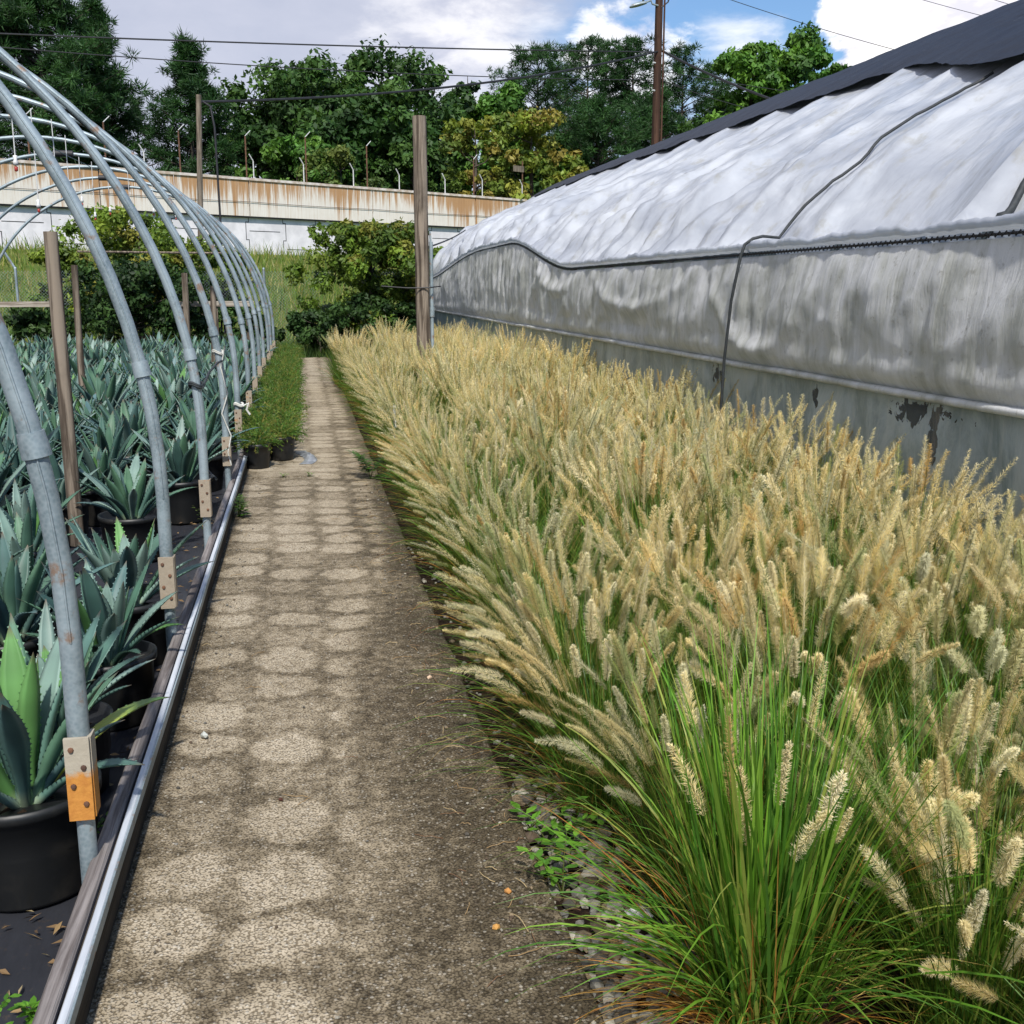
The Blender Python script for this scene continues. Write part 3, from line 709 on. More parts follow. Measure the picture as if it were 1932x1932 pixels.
def px_post(name, pb, pt, Y, wpx, mat, label, zb=-.05):
    t = at(pt[0], pt[1], Y); bt = at(pb[0], pb[1], Y); s = (bt-t)/max(1e-6, (t.z-bt.z)); base = t+s*(t.z-zb)
    r = wpx*Y/F/2; return post(name, base, t, r*1.05, r*.95, mat, label)
px_post('timber_post', (127, 800), (95, 437), 7.4, 25, M['wood'], 'leaning knotty timber post standing among the near agaves')
px_post('timber_post', (152, 680), (140, 500), 13.5, 12, M['wood'], 'thin timber post wound with pale twine, behind the leaning post')
px_post('timber_post', (354, 640), (348, 515), 16.5, 11, M['wood'], 'slim brown timber post among the far agaves, left of the third hoop foot')
px_post('timber_post', (404, 640), (402, 540), 17.5, 11, M['wood'], 'slim brown timber post among the far agaves, right of its neighbour')
px_post('grey_pole', (379, 480), (375, 179), 30, 10, M['wood_light'], 'slim grey wooden service pole in front of the highway wall')

# plank fence behind the agaves
pf = empty('plank_fence', (-4, 26.3, 0), label='single bleached plank rail on short posts behind the agave beds', cat='fence')
for x0, x1 in ((-9, -5.15), (-2.8, -1.05)):
    z = 1.15; b = MB(); b.box((x0+4, -.02, z), (x1+4, .02, z+.12)); b.build('rail', M['board_x'], pf)
for x in (-8.5, -6.9, -5.3, -2.6, -1.9, -1.2):
    b = MB(); b.box((x+4-.04, .021, -.05), (x+4+.04, .1, 1.24)); b.build('post', M['wood'], pf)
b = MB(); b.tube([(-4.8+4, .05, 2.35), (-1.6+4, .05, 2.33)], .025, 6); b.build('top_pipe', M['wood'], pf)

# chain-link fence
cf = empty('chain_link_fence', (0, 28, 0), label='grey chain-link fence with thin steel posts in front of the weedy bank', cat='fence')
fx0, fx1, fz = -9.5, 3.2, 1.95
for x in (-9.4, -6.5, -3.5, -.85, 1.7):
    b = MB(); b.tube([(x, 0, -.05), (x, 0, fz+.05)], .032, 8); b.lathe([(.035, 0), (.03, .03), (0, .05)], 8, (x, 0, fz+.05)); b.build('fence_post', M['galv'], cf, smooth=True)
    if x in (-6.5,):
        b = MB(); b.tube([(x, 0, fz+.05), (x-.22, 0, fz+.45)], .03, 6); b.build('barb_arm', M['galv'], cf)
b = MB(); pitch = .075; hgt = fz-.05
for sgn in (1, -1):
    x = fx0-hgt
    while x < fx1:
        a0, a1 = (x, .05), (x+hgt, fz) 
        if sgn < 0: a0, a1 = (x, fz), (x+hgt, .05)
        # clip to the fence run
        (xa, za), (xb_, zb_) = a0, a1
        def cl(xx): t = (xx-xa)/(xb_-xa); return (xx, za+(zb_-za)*t)
        if xb_ > fx0 and xa < fx1:
            p0 = cl(max(xa, fx0)); p1 = cl(min(xb_, fx1)); b.add([(p0[0], 0, p0[1]), (p0[0], 0, p0[1]+.004), (p1[0], 0, p1[1]+.004), (p1[0], 0, p1[1])], [(0, 1, 2, 3)])
        x += pitch
b.build('chain_link_mesh', M['galv'], cf)

# ------------------------------------------------------------------ bank, highway wall
W0 = Vector((-12.1, 51.14, 0)); W1 = Vector((13.56, 68.73, 0)); WD = (W1-W0).normalized(); WN = Vector((WD.y, -WD.x, 0))   # WN points at the camera
wang = math.atan2(WD.y, WD.x); s0, s1 = -26., 60.
def wallpt(s, n=0., z=0.): p = W0+WD*s+WN*n; return (p.x, p.y, z)
def bank_z(t): t = min(1, max(0, t)); return -.08+3.25*(t*t*(3-2*t)*.6+t*.4)
b = MB(); V = []
for s in np.linspace(s0-6, s1+6, 100):
    A = Vector(wallpt(s)); bx = A.x*.62; row = []
    for t in np.linspace(0, 1.0, 40):
        p = Vector((bx, 29.5, 0)).lerp(Vector((A.x, A.y+.3, 0)), t); row.append((p.x, p.y, bank_z(t)+.10*fb(p.x*.5, p.y*.5)*min(1, t*6)*min(1, (1.02-t)*8)))
    V.append(row)
V = np.array(V); b.grid(V)
def grassy():
    m, nt = newmat('bank_grass_ground'); o = objc(nt); n = noise(nt, o, .8, 8, .7)
    finish(nt, principled(nt, ramp(nt, n, [(.3, (.045, .075, .015)), (.55, (.10, .13, .03)), (.7, (.17, .16, .06))]), .95, 0, .1, bump=n, bstr=.8, bdist=.1)); return m
M['bank'] = grassy()
tag(b.build('grassy_bank', M['bank'], smooth=True), kind='structure')
# plateau behind the wall that carries the trees
b = MB(); b.add([wallpt(-150, -1.0, 4.6), wallpt(200, -1.0, 4.6), wallpt(260, -140, 6), wallpt(-200, -140, 6)], [(0, 1, 2, 3)])
tag(b.build('highway_verge', M['ground']), kind='structure')
hw = empty('highway_retaining_wall', (W0.x, W0.y, 0), wang, 'long pale concrete highway retaining wall with a rust-streaked parapet above the bank', 'wall')
ZT, ZJ, ZBm = 6.80, 4.98, 2.6
PL = 6.15; k0 = -4; off0 = 5.5
def joint_s(px, Y=None):   # where a sight line meets the wall
    r = Vector(ray(px, 380)); r.z = 0; a = W0; d = WD
    return -(a.x*r.y-a.y*r.x)/(d.x*r.y-d.y*r.x)
js = [joint_s(p) for p in (467, 693, 893)]
sp = (js[2]-js[0])/2; edges = [js[0]+sp*k for k in range(-5, 8)]
for a, c in zip(edges[:-1], edges[1:]):
    if a > s1 or c < s0: continue
    b = MB(); b.box((a+.035, -.20, ZJ), (c-.035, .30, ZT-.12)); o = b.build('parapet_panel', M['barrier'], hw)
    b = MB(); b.box((a+.02, -.26, ZT-.12), (c-.02, .36, ZT)); b.build('coping', M['cap'], o)
b = MB(); b.box((s0, -.12, ZJ+.02), (s1, .2, ZT-.15)); b.box((s0, -.17, ZJ-.06), (s1, .2, ZJ-.003)); b.build('joint_backing', M['joint'], hw)
b = MB(); b.tube([(s, -.24, ZJ+.68-.03*math.sin(math.pi*((s-js[0])/sp % 1))) for s in np.arange(s0, s1, .5)], .012, 5); b.build('cable', M['wire'], hw)
b = MB(); b.box((s0, 0, ZBm-1.), (s1, .5, ZJ-.07)); b.build('lower_wall', M['mse'], hw)
b = MB(); jw = .018; PW = (joint_s(1780*.3307)-joint_s(1415*.3307))/4.0*2.0
PW = abs(joint_s(589)-joint_s(527)); s_ = joint_s(467)-PW*14; i = 0
def jl(x0, z0, x1, z1):
    if abs(x0-x1) < 1e-6: b.box((x0-jw, -.004-.0005, min(z0, z1)-jw), (x0+jw, .01, max(z0, z1)+jw))
    else: b.box((min(x0, x1)+jw, -.004-.0005, z0-jw), (max(x0, x1)-jw, .01, z0+jw))
while s_ < s1-2:
    d = .16 if i % 2 else -.16; top = ZJ-.09
    z_a = top-.18; z_b = z_a-.85; z_c = z_b-.85; s2 = s_
    jl(s2-d*0, top, s2, z_a); jl(s2, z_a, s2+d, z_a); jl(s2+d, z_a, s2+d, z_b); jl(s2, z_b, s2+d, z_b); jl(s2, z_b, s2, z_c); jl(s2, z_c, s2+d, z_c); jl(s2+d, z_c, s2+d, 1.9)
    hz = (z_a+z_b)/2 if i % 2 == 0 else (z_b+z_c)/2+.0
    jl(s2+max(d, 0)+.02, hz, s2+PW-abs(.16)+.0, hz)
    s_ += PW; i += 1
b.build('panel_joints', M['joint'], hw)
# posts on the parapet
sf = empty('parapet_fence', (W0.x, W0.y, ZT-.01), wang, 'rusted tall posts and short pale bent posts along the highway wall parapet', 'fence')
for px, tp in ((64, 215), (206, 230), (345, 245), (469, 256), (581, 258), (695, 275), (895, 300)):
    s = joint_s(px); Y = W0.y+WD.y*s; h = at(px, tp, Y).z-ZT
    b = MB(); b.tube([(s, .05, 0), (s, .05, h)], .038, 6); b.build('tall_post', M['rust_post'], sf)
    b = MB(); b.tube([(s, .05, h), (s+.3, .05, h+.28)], .02, 5); b.build('post_arm', M['white'], sf)
for px in (277, 481, 575, 668, 754, 840, 910, 985):
    s = joint_s(px); b = MB(); h = .85+rng.uniform(-.1, .1); b.tube([(s, 0, 0), (s, 0, h), (s-.22, 0, h+.32)], .03, 6); b.build('short_post', M['white'], sf)
s = joint_s(905+85); b = MB(); b.tube([(s+.1, .3, -.2), (s+.1, .3, 2.3)], .04, 6); o = tag(b.build('sign_post', M['rust_post']), 'small grey road sign seen from behind on a post above the wall', 'sign'); o.location = sf.location; o.rotation_euler = sf.rotation_euler
b = MB(); b.box((s-.75, .22, 1.65), (s+.16, .255, 2.0)); b.build('sign_panel', M['wood_light'], o)

# ------------------------------------------------------------------ utility pole and lines
up = empty('utility_pole', (13.12, 41, -.06), label='tall dark brown wooden utility pole with a lamp arm behind the greenhouse', cat='utility pole')
b = MB(); b.tube([(.0, 0, 0), (-.01, 0, 6.8), (.0, 0, 13.5)], [.17, .155, .13], 14); b.build('pole', M['pole'], up, smooth=True)
b = MB(); b.tube([(.17, -.12, .3), (.165, -.12, 13)], .035, 8); b.build('pole_conduit', M['pole'], up)
p = at(1187, 15, 41)-up.location; q = at(1213, 7, 41)-up.location; k = at(1240, 12, 41)-up.location
b = MB(); b.tube([(k.x, -.1, k.z+.0), (k.x-.22, -.1, k.z+.05), ((k.x+q.x)/2, -.1, q.z+.10), (q.x, -.1, q.z)], .035, 8); b.build('lamp_arm', M['galv'], up, smooth=True)
V = []; n_ = 14
for i, t in enumerate(np.linspace(0, 1, 12)):
    c = Vector((q.x+.10, -.1, q.z)).lerp(Vector((p.x, -.1, p.z)), t); wdt = .03+.145*math.sin(math.pi*min(1, t*.72+.12))**.8*(1 if t < .97 else .4); h = wdt*.62
    V.append([(c.x, c.y+wdt*math.cos(a), c.z+h*math.sin(a)*(1. if math.sin(a) > 0 else .45)) for a in np.linspace(0, 2*math.pi, n_)])
b = MB(); b.grid(np.array(V)); lh = b.build('lamp_head', M['galv'], up, smooth=True)
b = MB(); c = Vector((q.x-.02, -.1, q.z+.11)); b.lathe([(.04, -.06), (.045, .03), (.03, .06), (0, .065)], 8, tuple(c)); b.build('photocell', M['wire'], lh)
b = MB(); b.tube([(.05, -.1, 11.5), (.3, -.1, 11.7), (.42, -.1, 12.2)], .03, 6); b.build('bracket', M['wire'], up)
for i, z in enumerate((9.6, 8.65)):
    b = MB(); b.tube([(-.14, -.16, z), (-.25, -.22, z)], .03, 6); b.build('insulator', M['white'], up)
def line(a, c, sagm, r, label, n=40, name='overhead_line'):
    a = Vector(a); c = Vector(c); P = []
    for i in range(n+1):
        t = i/n; p = a.lerp(c, t); p.z -= sagm*4*t*(1-t); P.append(p)
    b = MB(); b.tube(P, r, 5, cap=False); return tag(b.build(name, M['wire']), label, 'cable')
pole_hi = at(1240, 98, 41); pole_lo = at(1239, 151, 41)
line(at(-260, 52, 34), pole_hi, .10, .024, 'upper overhead line running left from the utility pole past the pines')
line(at(-260, 66, 34), pole_lo, .25, .016, 'lower thin overhead line running left from the utility pole past the pines')
gp = at(379, 192, 30)
line(gp, pole_hi+Vector((0, -.1, 0)), .36, .034, 'thick sagging service cable between the grey pole and the utility pole')
line(pole_hi+Vector((.2, 0, .03)), at(1560, 222, 34), .15, .045, 'thick black cable dropping right from the utility pole behind the greenhouse roof')
line(pole_hi+Vector((.2, 0, -.65)), at(1760, 205, 40), .1, .012, 'thin pale line going right from the utility pole across the trees')
line(pole_lo+Vector((.15, 0, 0)), at(1500, 225, 34), .1, .012, 'thin line dropping right below the thick cable to the greenhouse')
line(at(1300, -28, 45), at(1800, 122, 45), .15, .014, 'thin wire crossing the blue sky in front of the white cloud')
line(at(1700, -12, 45), at(2100, 85, 45), .1, .012, 'faint wire over the large white cloud, upper right')
line(at(1840, -12, 45), at(2100, 55, 45), .1, .012, 'faintest wire in the top right corner above the shade net')
b = MB(); b.tube([gp+Vector((.05, 0, 0)), gp+Vector((.22, .0, -.1)), gp+Vector((.30, 0, -.6)), gp+Vector((.33, 0, -3.2)), gp+Vector((.2, 0, -6))], .03, 6)
tag(b.build('drop_cable', M['wire'], smooth=True), 'dark drop cable looping down beside the slim grey pole', 'cable')
line(at(806, 467, 13.2), at(878, 434, 24), .03, .012, 'thin black guy wire running from the greenhouse end towards the timber post', name='guy_wire')

# ------------------------------------------------------------------ agaves
def agave_leaf(b, az, t0, curl, Lf, Wd, color, yellow=0.):
    n = 13; t = np.linspace(0, 1, n)
    w_ = Wd*np.interp(t, [0, .08, .25, .5, .7, .88, .97, 1], [.62, .50, .62, .98, .92, .50, .14, .02])
    w_ *= 1+.03*np.sin(t*20+az*5)
    ang = t0+curl*t**1.6; dl = Lf/(n-1)
    r = np.concatenate([[0], np.cumsum(np.sin(ang[:-1])*dl)])+.028; z = np.concatenate([[0], np.cumsum(np.cos(ang[:-1])*dl)])
    tx, tz = np.sin(ang), np.cos(ang); nx, nz = -np.cos(ang), np.sin(ang)       # upper-face normal (towards the axis)
    cup = .34*(1-t*.5); th = np.interp(t, [0, .3, .8, 1], [.020, .011, .006, .001])
    side = rng.uniform(-.10, .10)*Lf*t**2
    pts = []
    for k, (u, d) in enumerate(((-1, 1.), (-.55, .38), (0, .0), (.55, .38), (1, 1.), (.5, .15), (0, -.25), (-.5, .15))):
        lift = cup*d*w_*.5 if k < 5 else cup*d*w_*.5-th
        pts.append(np.stack([r+nx*lift, u*w_*.5+side, z+nz*lift], 1))
    P = np.stack(pts, 1)
    ca, sa = math.cos(az), math.sin(az)
    Rm = np.array([[ca, sa, 0], [-sa, ca, 0], [0, 0, 1]])
    V = P.reshape(-1, 3)@Rm
    f = [(i*8+j, i*8+(j+1) % 8, (i+1)*8+(j+1) % 8, (i+1)*8+j) for i in range(n-1) for j in range(8)]
    c0 = np.array(color); C = np.zeros((n, 8, 3))
    tipc = np.array((.10, .07, .05))
    for i in range(n):
        cc = c0*(1+.12*math.sin(i*1.7+az))*(1 if t[i] < .95 else .6)
        if yellow: cc = cc*(1-yellow*max(0, 1-t[i]*1.1))+np.array((.55, .50, .05))*yellow*max(0, 1-t[i]*1.1)
        if t[i] < .12: cc = cc*.6+np.array((.40, .46, .30))*.4
        if t[i] > .96: cc = tipc
        C[i] = cc; C[i, 0] = cc*1.25+.015; C[i, 4] = cc*1.25+.015; C[i, 2] *= 1.08; C[i, 5:] *= .9
    b.add(V, f, C.reshape(-1, 3))
    # marginal teeth
    nt_ = 16; V2 = []; F2 = []
    for sgn, k in ((-1, 0), (1, 4)):
        for q in np.linspace(.12, .9, nt_):
            i = q*(n-1); i0 = int(i); fr = i-i0
            e0 = P[i0, k]*(1-fr)+P[i0+1, k]*fr; i2 = min(n-1.001, i+.22); j0 = int(i2); fr2 = i2-j0
            e1 = P[j0, k]*(1-fr2)+P[j0+1, k]*fr2
            tip = (e0+e1)/2+np.array((tx[i0]*.002, sgn*.0055, tz[i0]*.002))
            m_ = len(V2); V2 += [e0, e1, tip]; F2.append((m_, m_+1, m_+2))
    b.add(np.array(V2)@Rm, F2, np.array(c0)*1.2+.02)
def agave_leaves(seed, scale=1., nl=24, yellow=False, bluish=0.):
    global rng
    keep = rng; rng = np.random.default_rng(seed); b = MB(); ga = 2.39996
    for i in range(nl):
        q = i/(nl-1); az = i*ga+rng.uniform(-.25, .25)
        t0 = .10+q*.85+rng.uniform(-.10, .10); curl = rng.uniform(.0, .22)+max(0, q-.35)*rng.uniform(.7, 1.7)
        Lf = scale*(.38+.10*math.sin(q*2.6))*rng.uniform(.78, 1.14); Wd = scale*rng.uniform(.056, .080)*(1-.25*q if q > .7 else 1)
        g_ = rng.uniform(0, 1)
        cblue = np.array((.060, .118, .130)); cgreen = np.array((.085, .20, .060)); cpale = np.array((.17, .26, .235))
        c = cblue*(1-g_*.5)+cgreen*g_*.5; 
        if rng.random() < .25: c = cpale
        if rng.random() < .12: c = cgreen*1.15
        agave_leaf(b, az, t0, curl, Lf, Wd, c*rng.uniform(.75, 1.15), yellow=(.9 if yellow and i in (nl-3,) else 0))
    rng = keep
    return b
def pot_mesh(r=.20, h=.30):
    b = MB(); b.lathe([(0, 0), (r*.83, 0), (r*.86, .01), (r*.93, h*.5), (r*.955, h*.5+.008), (r*.97, h-.035), (r*1.05, h-.032), (r*1.055, h), (r*.99, h), (r*.97, h-.04), (0, h-.045)], 32)
    return b
def make_agave(seed, **kw):
    o = empty('potted_agave', (0, 0, 0), 0, 'potted agave', 'agave', 'potted agaves in the hoop house')
    b = pot_mesh(); b.build('pot', M['plastic_black'], o, smooth=True)
    b = MB(); V = [[((.19*k/5)*math.cos(a), (.19*k/5)*math.sin(a), .255+.008*fb(k*.8, a*2)) for a in np.linspace(0, 6.2832, 20)] for k in range(6)]; b.grid(np.array(V), flip=True)
    stone_pts(24, -.12, .12, -.12, .12, b, .004, .01, .255); b.build('soil', M['soil'], o)
    lv = agave_leaves(seed, **kw).build('leaves', M['agave'], o, smooth=False); lv.location = (0, 0, .25)
    for p_ in lv.data.polygons: p_.use_smooth = len(p_.vertices) == 4
    return o
protos = [make_agave(11), make_agave(12, nl=20, scale=1.08), make_agave(13, nl=28), make_agave(14, nl=22, scale=.95), make_agave(15, nl=26, scale=1.12), make_agave(16, nl=24, yellow=True, scale=1.1)]
near_spots = [   # x, y, proto, rz, scale, label
    (-.86, 3.27, 5, .60, 1.04, 'nearest agave, one yellow-green leaf bent over its pot rim beside the pipe'),
    (-1.42, 3.45, 1, 1.0, 1.02, 'broad blue agave cut by the left edge, behind the nearest pot'),
    (-.90, 3.92, 2, 2.2, .9, 'silvery agave behind the first hoop foot, leaves crowding the edge board'),
    (-.84, 4.58, 0, .4, .95, 'small agave by the edge board just before the second hoop'),
    (-1.28, 4.92, 4, 5.1, 1.0, 'agave with wide pale leaves behind the lower part of the first hoop'),
    (-.86, 5.33, 3, 2.9, 1.08, 'green-centred agave behind the second hoop foot, a long leaf crossing the board'),
    (-1.40, 5.75, 1, 4.4, .95, 'agave one pot left of the green-centred one, half hidden by the hoops'),
    (-1.14, 7.45, 2, .9, 1.02, 'tall upright agave beside open fabric, near the third hoop foot'),
]
used = set()
def put_agave(pi, loc, rz, s_, lab):
    if pi not in used:
        used.add(pi); o = protos[pi]; o.location = loc; o.rotation_euler = (rng.uniform(-.04, .04), 0, rz); o.scale = (s_,)*3; o['label'] = lab
    else: o = dup(protos[pi], loc, rz, s_, lab, rng.uniform(-.05, .05))
for x, y, pi, rz, s_, lab in near_spots: put_agave(pi, (x, y, -.17), rz, s_, lab)
for r in range(0, 34):
    y = 2.75+r*.66
    if y > 24.0: break
    for c in range(0, 9):
        x = -1.0-c*.60+(.10 if r % 2 else -.06)
        xl = -.262*y-1.0
        if x < xl or x < -6.0: continue
        if any(math.hypot(x-s[0], y-s[1]) < .44 for s in near_spots): continue
        if y < 5.6 and x > -1.2: continue
        if 5.6 < y < 8.2 and x > -1.25: continue
        if math.hypot(x+1.52, y-7.4) < .22: y_ = y+.25
        else: y_ = y
        jx, jy = rng.uniform(-.06, .06), rng.uniform(-.07, .07)
        sc_ = rng.uniform(.88, 1.12)*(1.12 if y > 12 else 1.)
        big = .0
        bay = ['between the first and second hoops', 'between the second and third hoops', 'between the third and fourth hoops', 'between the fourth and fifth hoops', 'between the fifth and sixth hoops', 'between the sixth and seventh hoops',
               'between the seventh and eighth hoops', 'between the eighth and ninth hoops', 'between the ninth and tenth hoops', 'between the tenth and eleventh hoops', 'between the eleventh and last hoops', 'beyond the last hoop']
        hb = int((y_-2.84)//1.95); fr_ = (y_-2.84)/1.95-hb
        where = bay[min(11, hb)] if hb >= 0 else 'in front of the first hoop'
        dpt = ('front', 'middle', 'back')[min(2, int(fr_*3))]
        put_agave(int(rng.integers(0, 5)), (x+jx, y_+jy, -.17), rng.uniform(0, 6.28), sc_, f'blue agave {where}, {dpt} row, {ordn(c)} pot from edge board')
# black irrigation tube and torn fabric folds behind the pots
b = MB(); b.tube([(-.75-.55*t, 8.9+.2*math.sin(t*9), .15+.02*math.sin(t*14)) for t in np.linspace(-.1, 2.2, 30)], .011, 6)
tag(b.build('irrigation_hose', M['rope'], smooth=True), 'black irrigation hose lying over pot rims between the fourth hoop foot and the agaves', 'hose')

# ------------------------------------------------------------------ fountain grass
def blades(b, n, base_r, h0, h1, tilt0, tilt1, curl0, curl1, w0, w1, colors, segs=6, azc=None, azs=3.1416, ctr=(0, 0)):
    az = rng.uniform(-math.pi, math.pi, n) if azc is None else azc+rng.normal(0, azs, n)
    br = base_r*np.sqrt(rng.uniform(0, 1, n)); ba = az+rng.normal(0, .8, n)
    Lh = rng.uniform(h0, h1, n); t0 = rng.uniform(tilt0, tilt1, n); cu = rng.uniform(curl0, curl1, n)
    wd = rng.uniform(w0, w1, n); tw = rng.uniform(-.8, .8, n)
    t = np.linspace(0, 1, segs+1); ang = t0[:, None]+cu[:, None]*t[None]**1.5
    dl = Lh[:, None]/segs
    r = np.concatenate([np.zeros((n, 1)), np.cumsum(np.sin(ang[:, :-1])*dl, 1)], 1); z = np.concatenate([np.zeros((n, 1)), np.cumsum(np.cos(ang[:, :-1])*dl, 1)], 1)
    ca, sa = np.cos(az)[:, None], np.sin(az)[:, None]
    wob = rng.normal(0, .018, (n, 1))*t[None]*3
    x = ctr[0]+(br*np.cos(ba))[:, None]+r*ca-wob*sa; y = ctr[1]+(br*np.sin(ba))[:, None]+r*sa+wob*ca
    z = np.maximum(z, .012)
    wp = wd[:, None]*np.interp(t, [0, .3, .8, 1], [.8, 1, .6, .05])[None]*.5
    px_ = -sa*np.cos(tw)[:, None]+0*wp; py_ = ca*np.cos(tw)[:, None]+0*wp; pz_ = np.sin(tw)[:, None]+0*wp
    A = np.stack([x-px_*wp, y-py_*wp, z-pz_*wp], -1); B = np.stack([x+px_*wp, y+py_*wp, z+pz_*wp], -1)
    V = np.stack([A, B], 2).reshape(n, (segs+1)*2, 3)
    i = np.arange(segs)*2; f = np.stack([i, i+1, i+3, i+2], 1)
    Fc = (f[None]+(np.arange(n)*(segs+1)*2)[:, None, None]).reshape(-1, 4)
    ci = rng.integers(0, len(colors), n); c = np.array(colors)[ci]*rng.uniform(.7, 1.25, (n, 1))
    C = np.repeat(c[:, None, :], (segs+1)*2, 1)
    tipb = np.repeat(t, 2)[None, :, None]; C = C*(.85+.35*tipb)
    b.add(V.reshape(-1, 3), Fc, C.reshape(-1, 3))
GREEN = [(.05, .13, .015), (.07, .165, .018), (.09, .20, .022), (.04, .10, .015), (.13, .21, .03), (.18, .23, .045)]
DRY = [(.42, .20, .04), (.48, .28, .07), (.36, .16, .04), (.50, .36, .12)]
TAN = [(.86, .79, .53), (.82, .73, .45), (.87, .82, .60), (.85, .78, .53), (.80, .70, .42), (.88, .84, .66)]
def plumes(bs, bp, n, h0, h1, tilt, rings, per, blen, bw, base_r=.10, azc=None, azs=1., Lp0=.14, Lp1=.21, stem_w=.002, tilt_min=.02, lean=(0, 0)):
    """stems go to mesh bs, seed heads to mesh bp"""
    az = rng.uniform(-math.pi, math.pi, n) if azc is None else azc+rng.normal(0, azs, n)
    h = rng.uniform(h0, h1, n); Lp = rng.uniform(Lp0, Lp1, n)*rng.choice([.6, .85, 1., 1., 1.1], n); rv_ = rng.uniform(.62, 1.25, n); t0 = rng.uniform(tilt_min, .16, n); t1 = tilt*rng.beta(1.6, 1.6, n)+tilt_min
    segs = 7; t = np.linspace(0, 1, segs+1)
    for k in range(n):
        kk = 12; dirv = np.array((math.cos(az[k]), math.sin(az[k])))
        tt = np.linspace(0, 1, kk); tot = h[k]+Lp[k]; ang = t0[k]+(t1[k]-t0[k])*tt**1.4+.35*t1[k]*np.maximum(0, tt-.75)
        dl = tot/(kk-1); r = np.concatenate([[0], np.cumsum(np.sin(ang[:-1])*dl)]); z = np.concatenate([[0], np.cumsum(np.cos(ang[:-1])*dl)])
        br = base_r*math.sqrt(rng.random()); ba = az[k]+rng.normal(0, .7)
        cx, cy = br*math.cos(ba), br*math.sin(ba); wob = rng.normal(0, .03)
        side = np.array((-dirv[1], dirv[0])); P = np.stack([cx+r*dirv[0]+side[0]*wob*tt**2+lean[0]*tt**2, cy+r*dirv[1]+side[1]*wob*tt**2+lean[1]*tt**2, z], 1)
        sfrac = h[k]/tot
        si = tt <= sfrac+.09; Q = P[si]; m_ = len(Q)
        wv = np.array((side[0], side[1], 0))*stem_w*.5; wv2 = np.array((dirv[0], dirv[1], 0.))*stem_w*.5
        for wv_ in (wv, wv2)[:2 if stem_w < .0025 else 1]:
            V = np.stack([Q-wv_, Q+wv_], 1).reshape(-1, 3); i = np.arange(m_-1)*2
            bs.add(V, np.stack([i, i+1, i+3, i+2], 1), np.array(random.choice([(.16, .19, .05), (.11, .17, .035), (.26, .22, .07)]))*rng.uniform(.8, 1.2))
        # seed head
        s = np.linspace(sfrac, 1, rings); ax = np.stack([np.interp(s, tt, P[:, j]) for j in range(3)], 1)
        T = np.gradient(ax, axis=0); T /= np.linalg.norm(T, axis=1)[:, None]
        U = np.cross(T, (0.01, .02, 1.)); U /= np.linalg.norm(U, axis=1)[:, None]+1e-9; W = np.cross(T, U)
        q = (s-sfrac)/(1-sfrac); prof = np.interp(q, [0, .08, .3, .7, .93, 1], [.45, .85, 1, .92, .6, .35])
        ph = rng.uniform(0, 6.28, (rings, per)); al = rng.uniform(.80, 1.32, (rings, per))
        rad = np.cos(ph)[..., None]*U[:, None]+np.sin(ph)[..., None]*W[:, None]
        D = T[:, None]*np.cos(al)[..., None]+rad*np.sin(al)[..., None]
        Lb = blen*rv_[k]*prof[:, None]*rng.uniform(.65, 1.3, (rings, per))
        A0 = ax[:, None]+rad*.0015+T[:, None]*rng.uniform(-.5, .5, (rings, per, 1))*Lp[k]/rings
        tip = A0+D*Lb[..., None]; sdv = np.cross(D, T[:, None]+.01); sdv /= np.linalg.norm(sdv, axis=-1)[..., None]+1e-9
        mid = A0+D*(Lb*.33)[..., None]; wv = sdv*bw*.5
        V = np.stack([A0, mid+wv, tip, mid-wv], 2).reshape(-1, 3); m_ = rings*per
        i = np.arange(m_)*4; Fc = np.stack([i, i+1, i+2, i+3], 1)
        c = np.array(TAN[rng.integers(0, len(TAN))])*rng.uniform(.8, 1.12)
        if rng.random() < .06: c = np.array((.66, .50, .24))
        if rng.random() < .10: c = np.array((.50, .54, .28))
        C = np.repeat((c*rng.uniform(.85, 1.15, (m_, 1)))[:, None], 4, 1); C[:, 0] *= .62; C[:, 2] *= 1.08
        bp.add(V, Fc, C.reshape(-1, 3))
        # rachis with small dense spikelets
        wv = U*.0022+0*ax; V = np.stack([ax-wv, ax+wv], 1).reshape(-1, 3); i = np.arange(rings-1)*2
        bp.add(V, np.stack([i, i+1, i+3, i+2], 1), c*.55)
LODS = {'near': dict(rings=54, per=11, blen=.0205, bw=.0014), 'mid': dict(rings=32, per=8, blen=.022, bw=.0024), 'far': dict(rings=17, per=6, blen=.023, bw=.0050)}
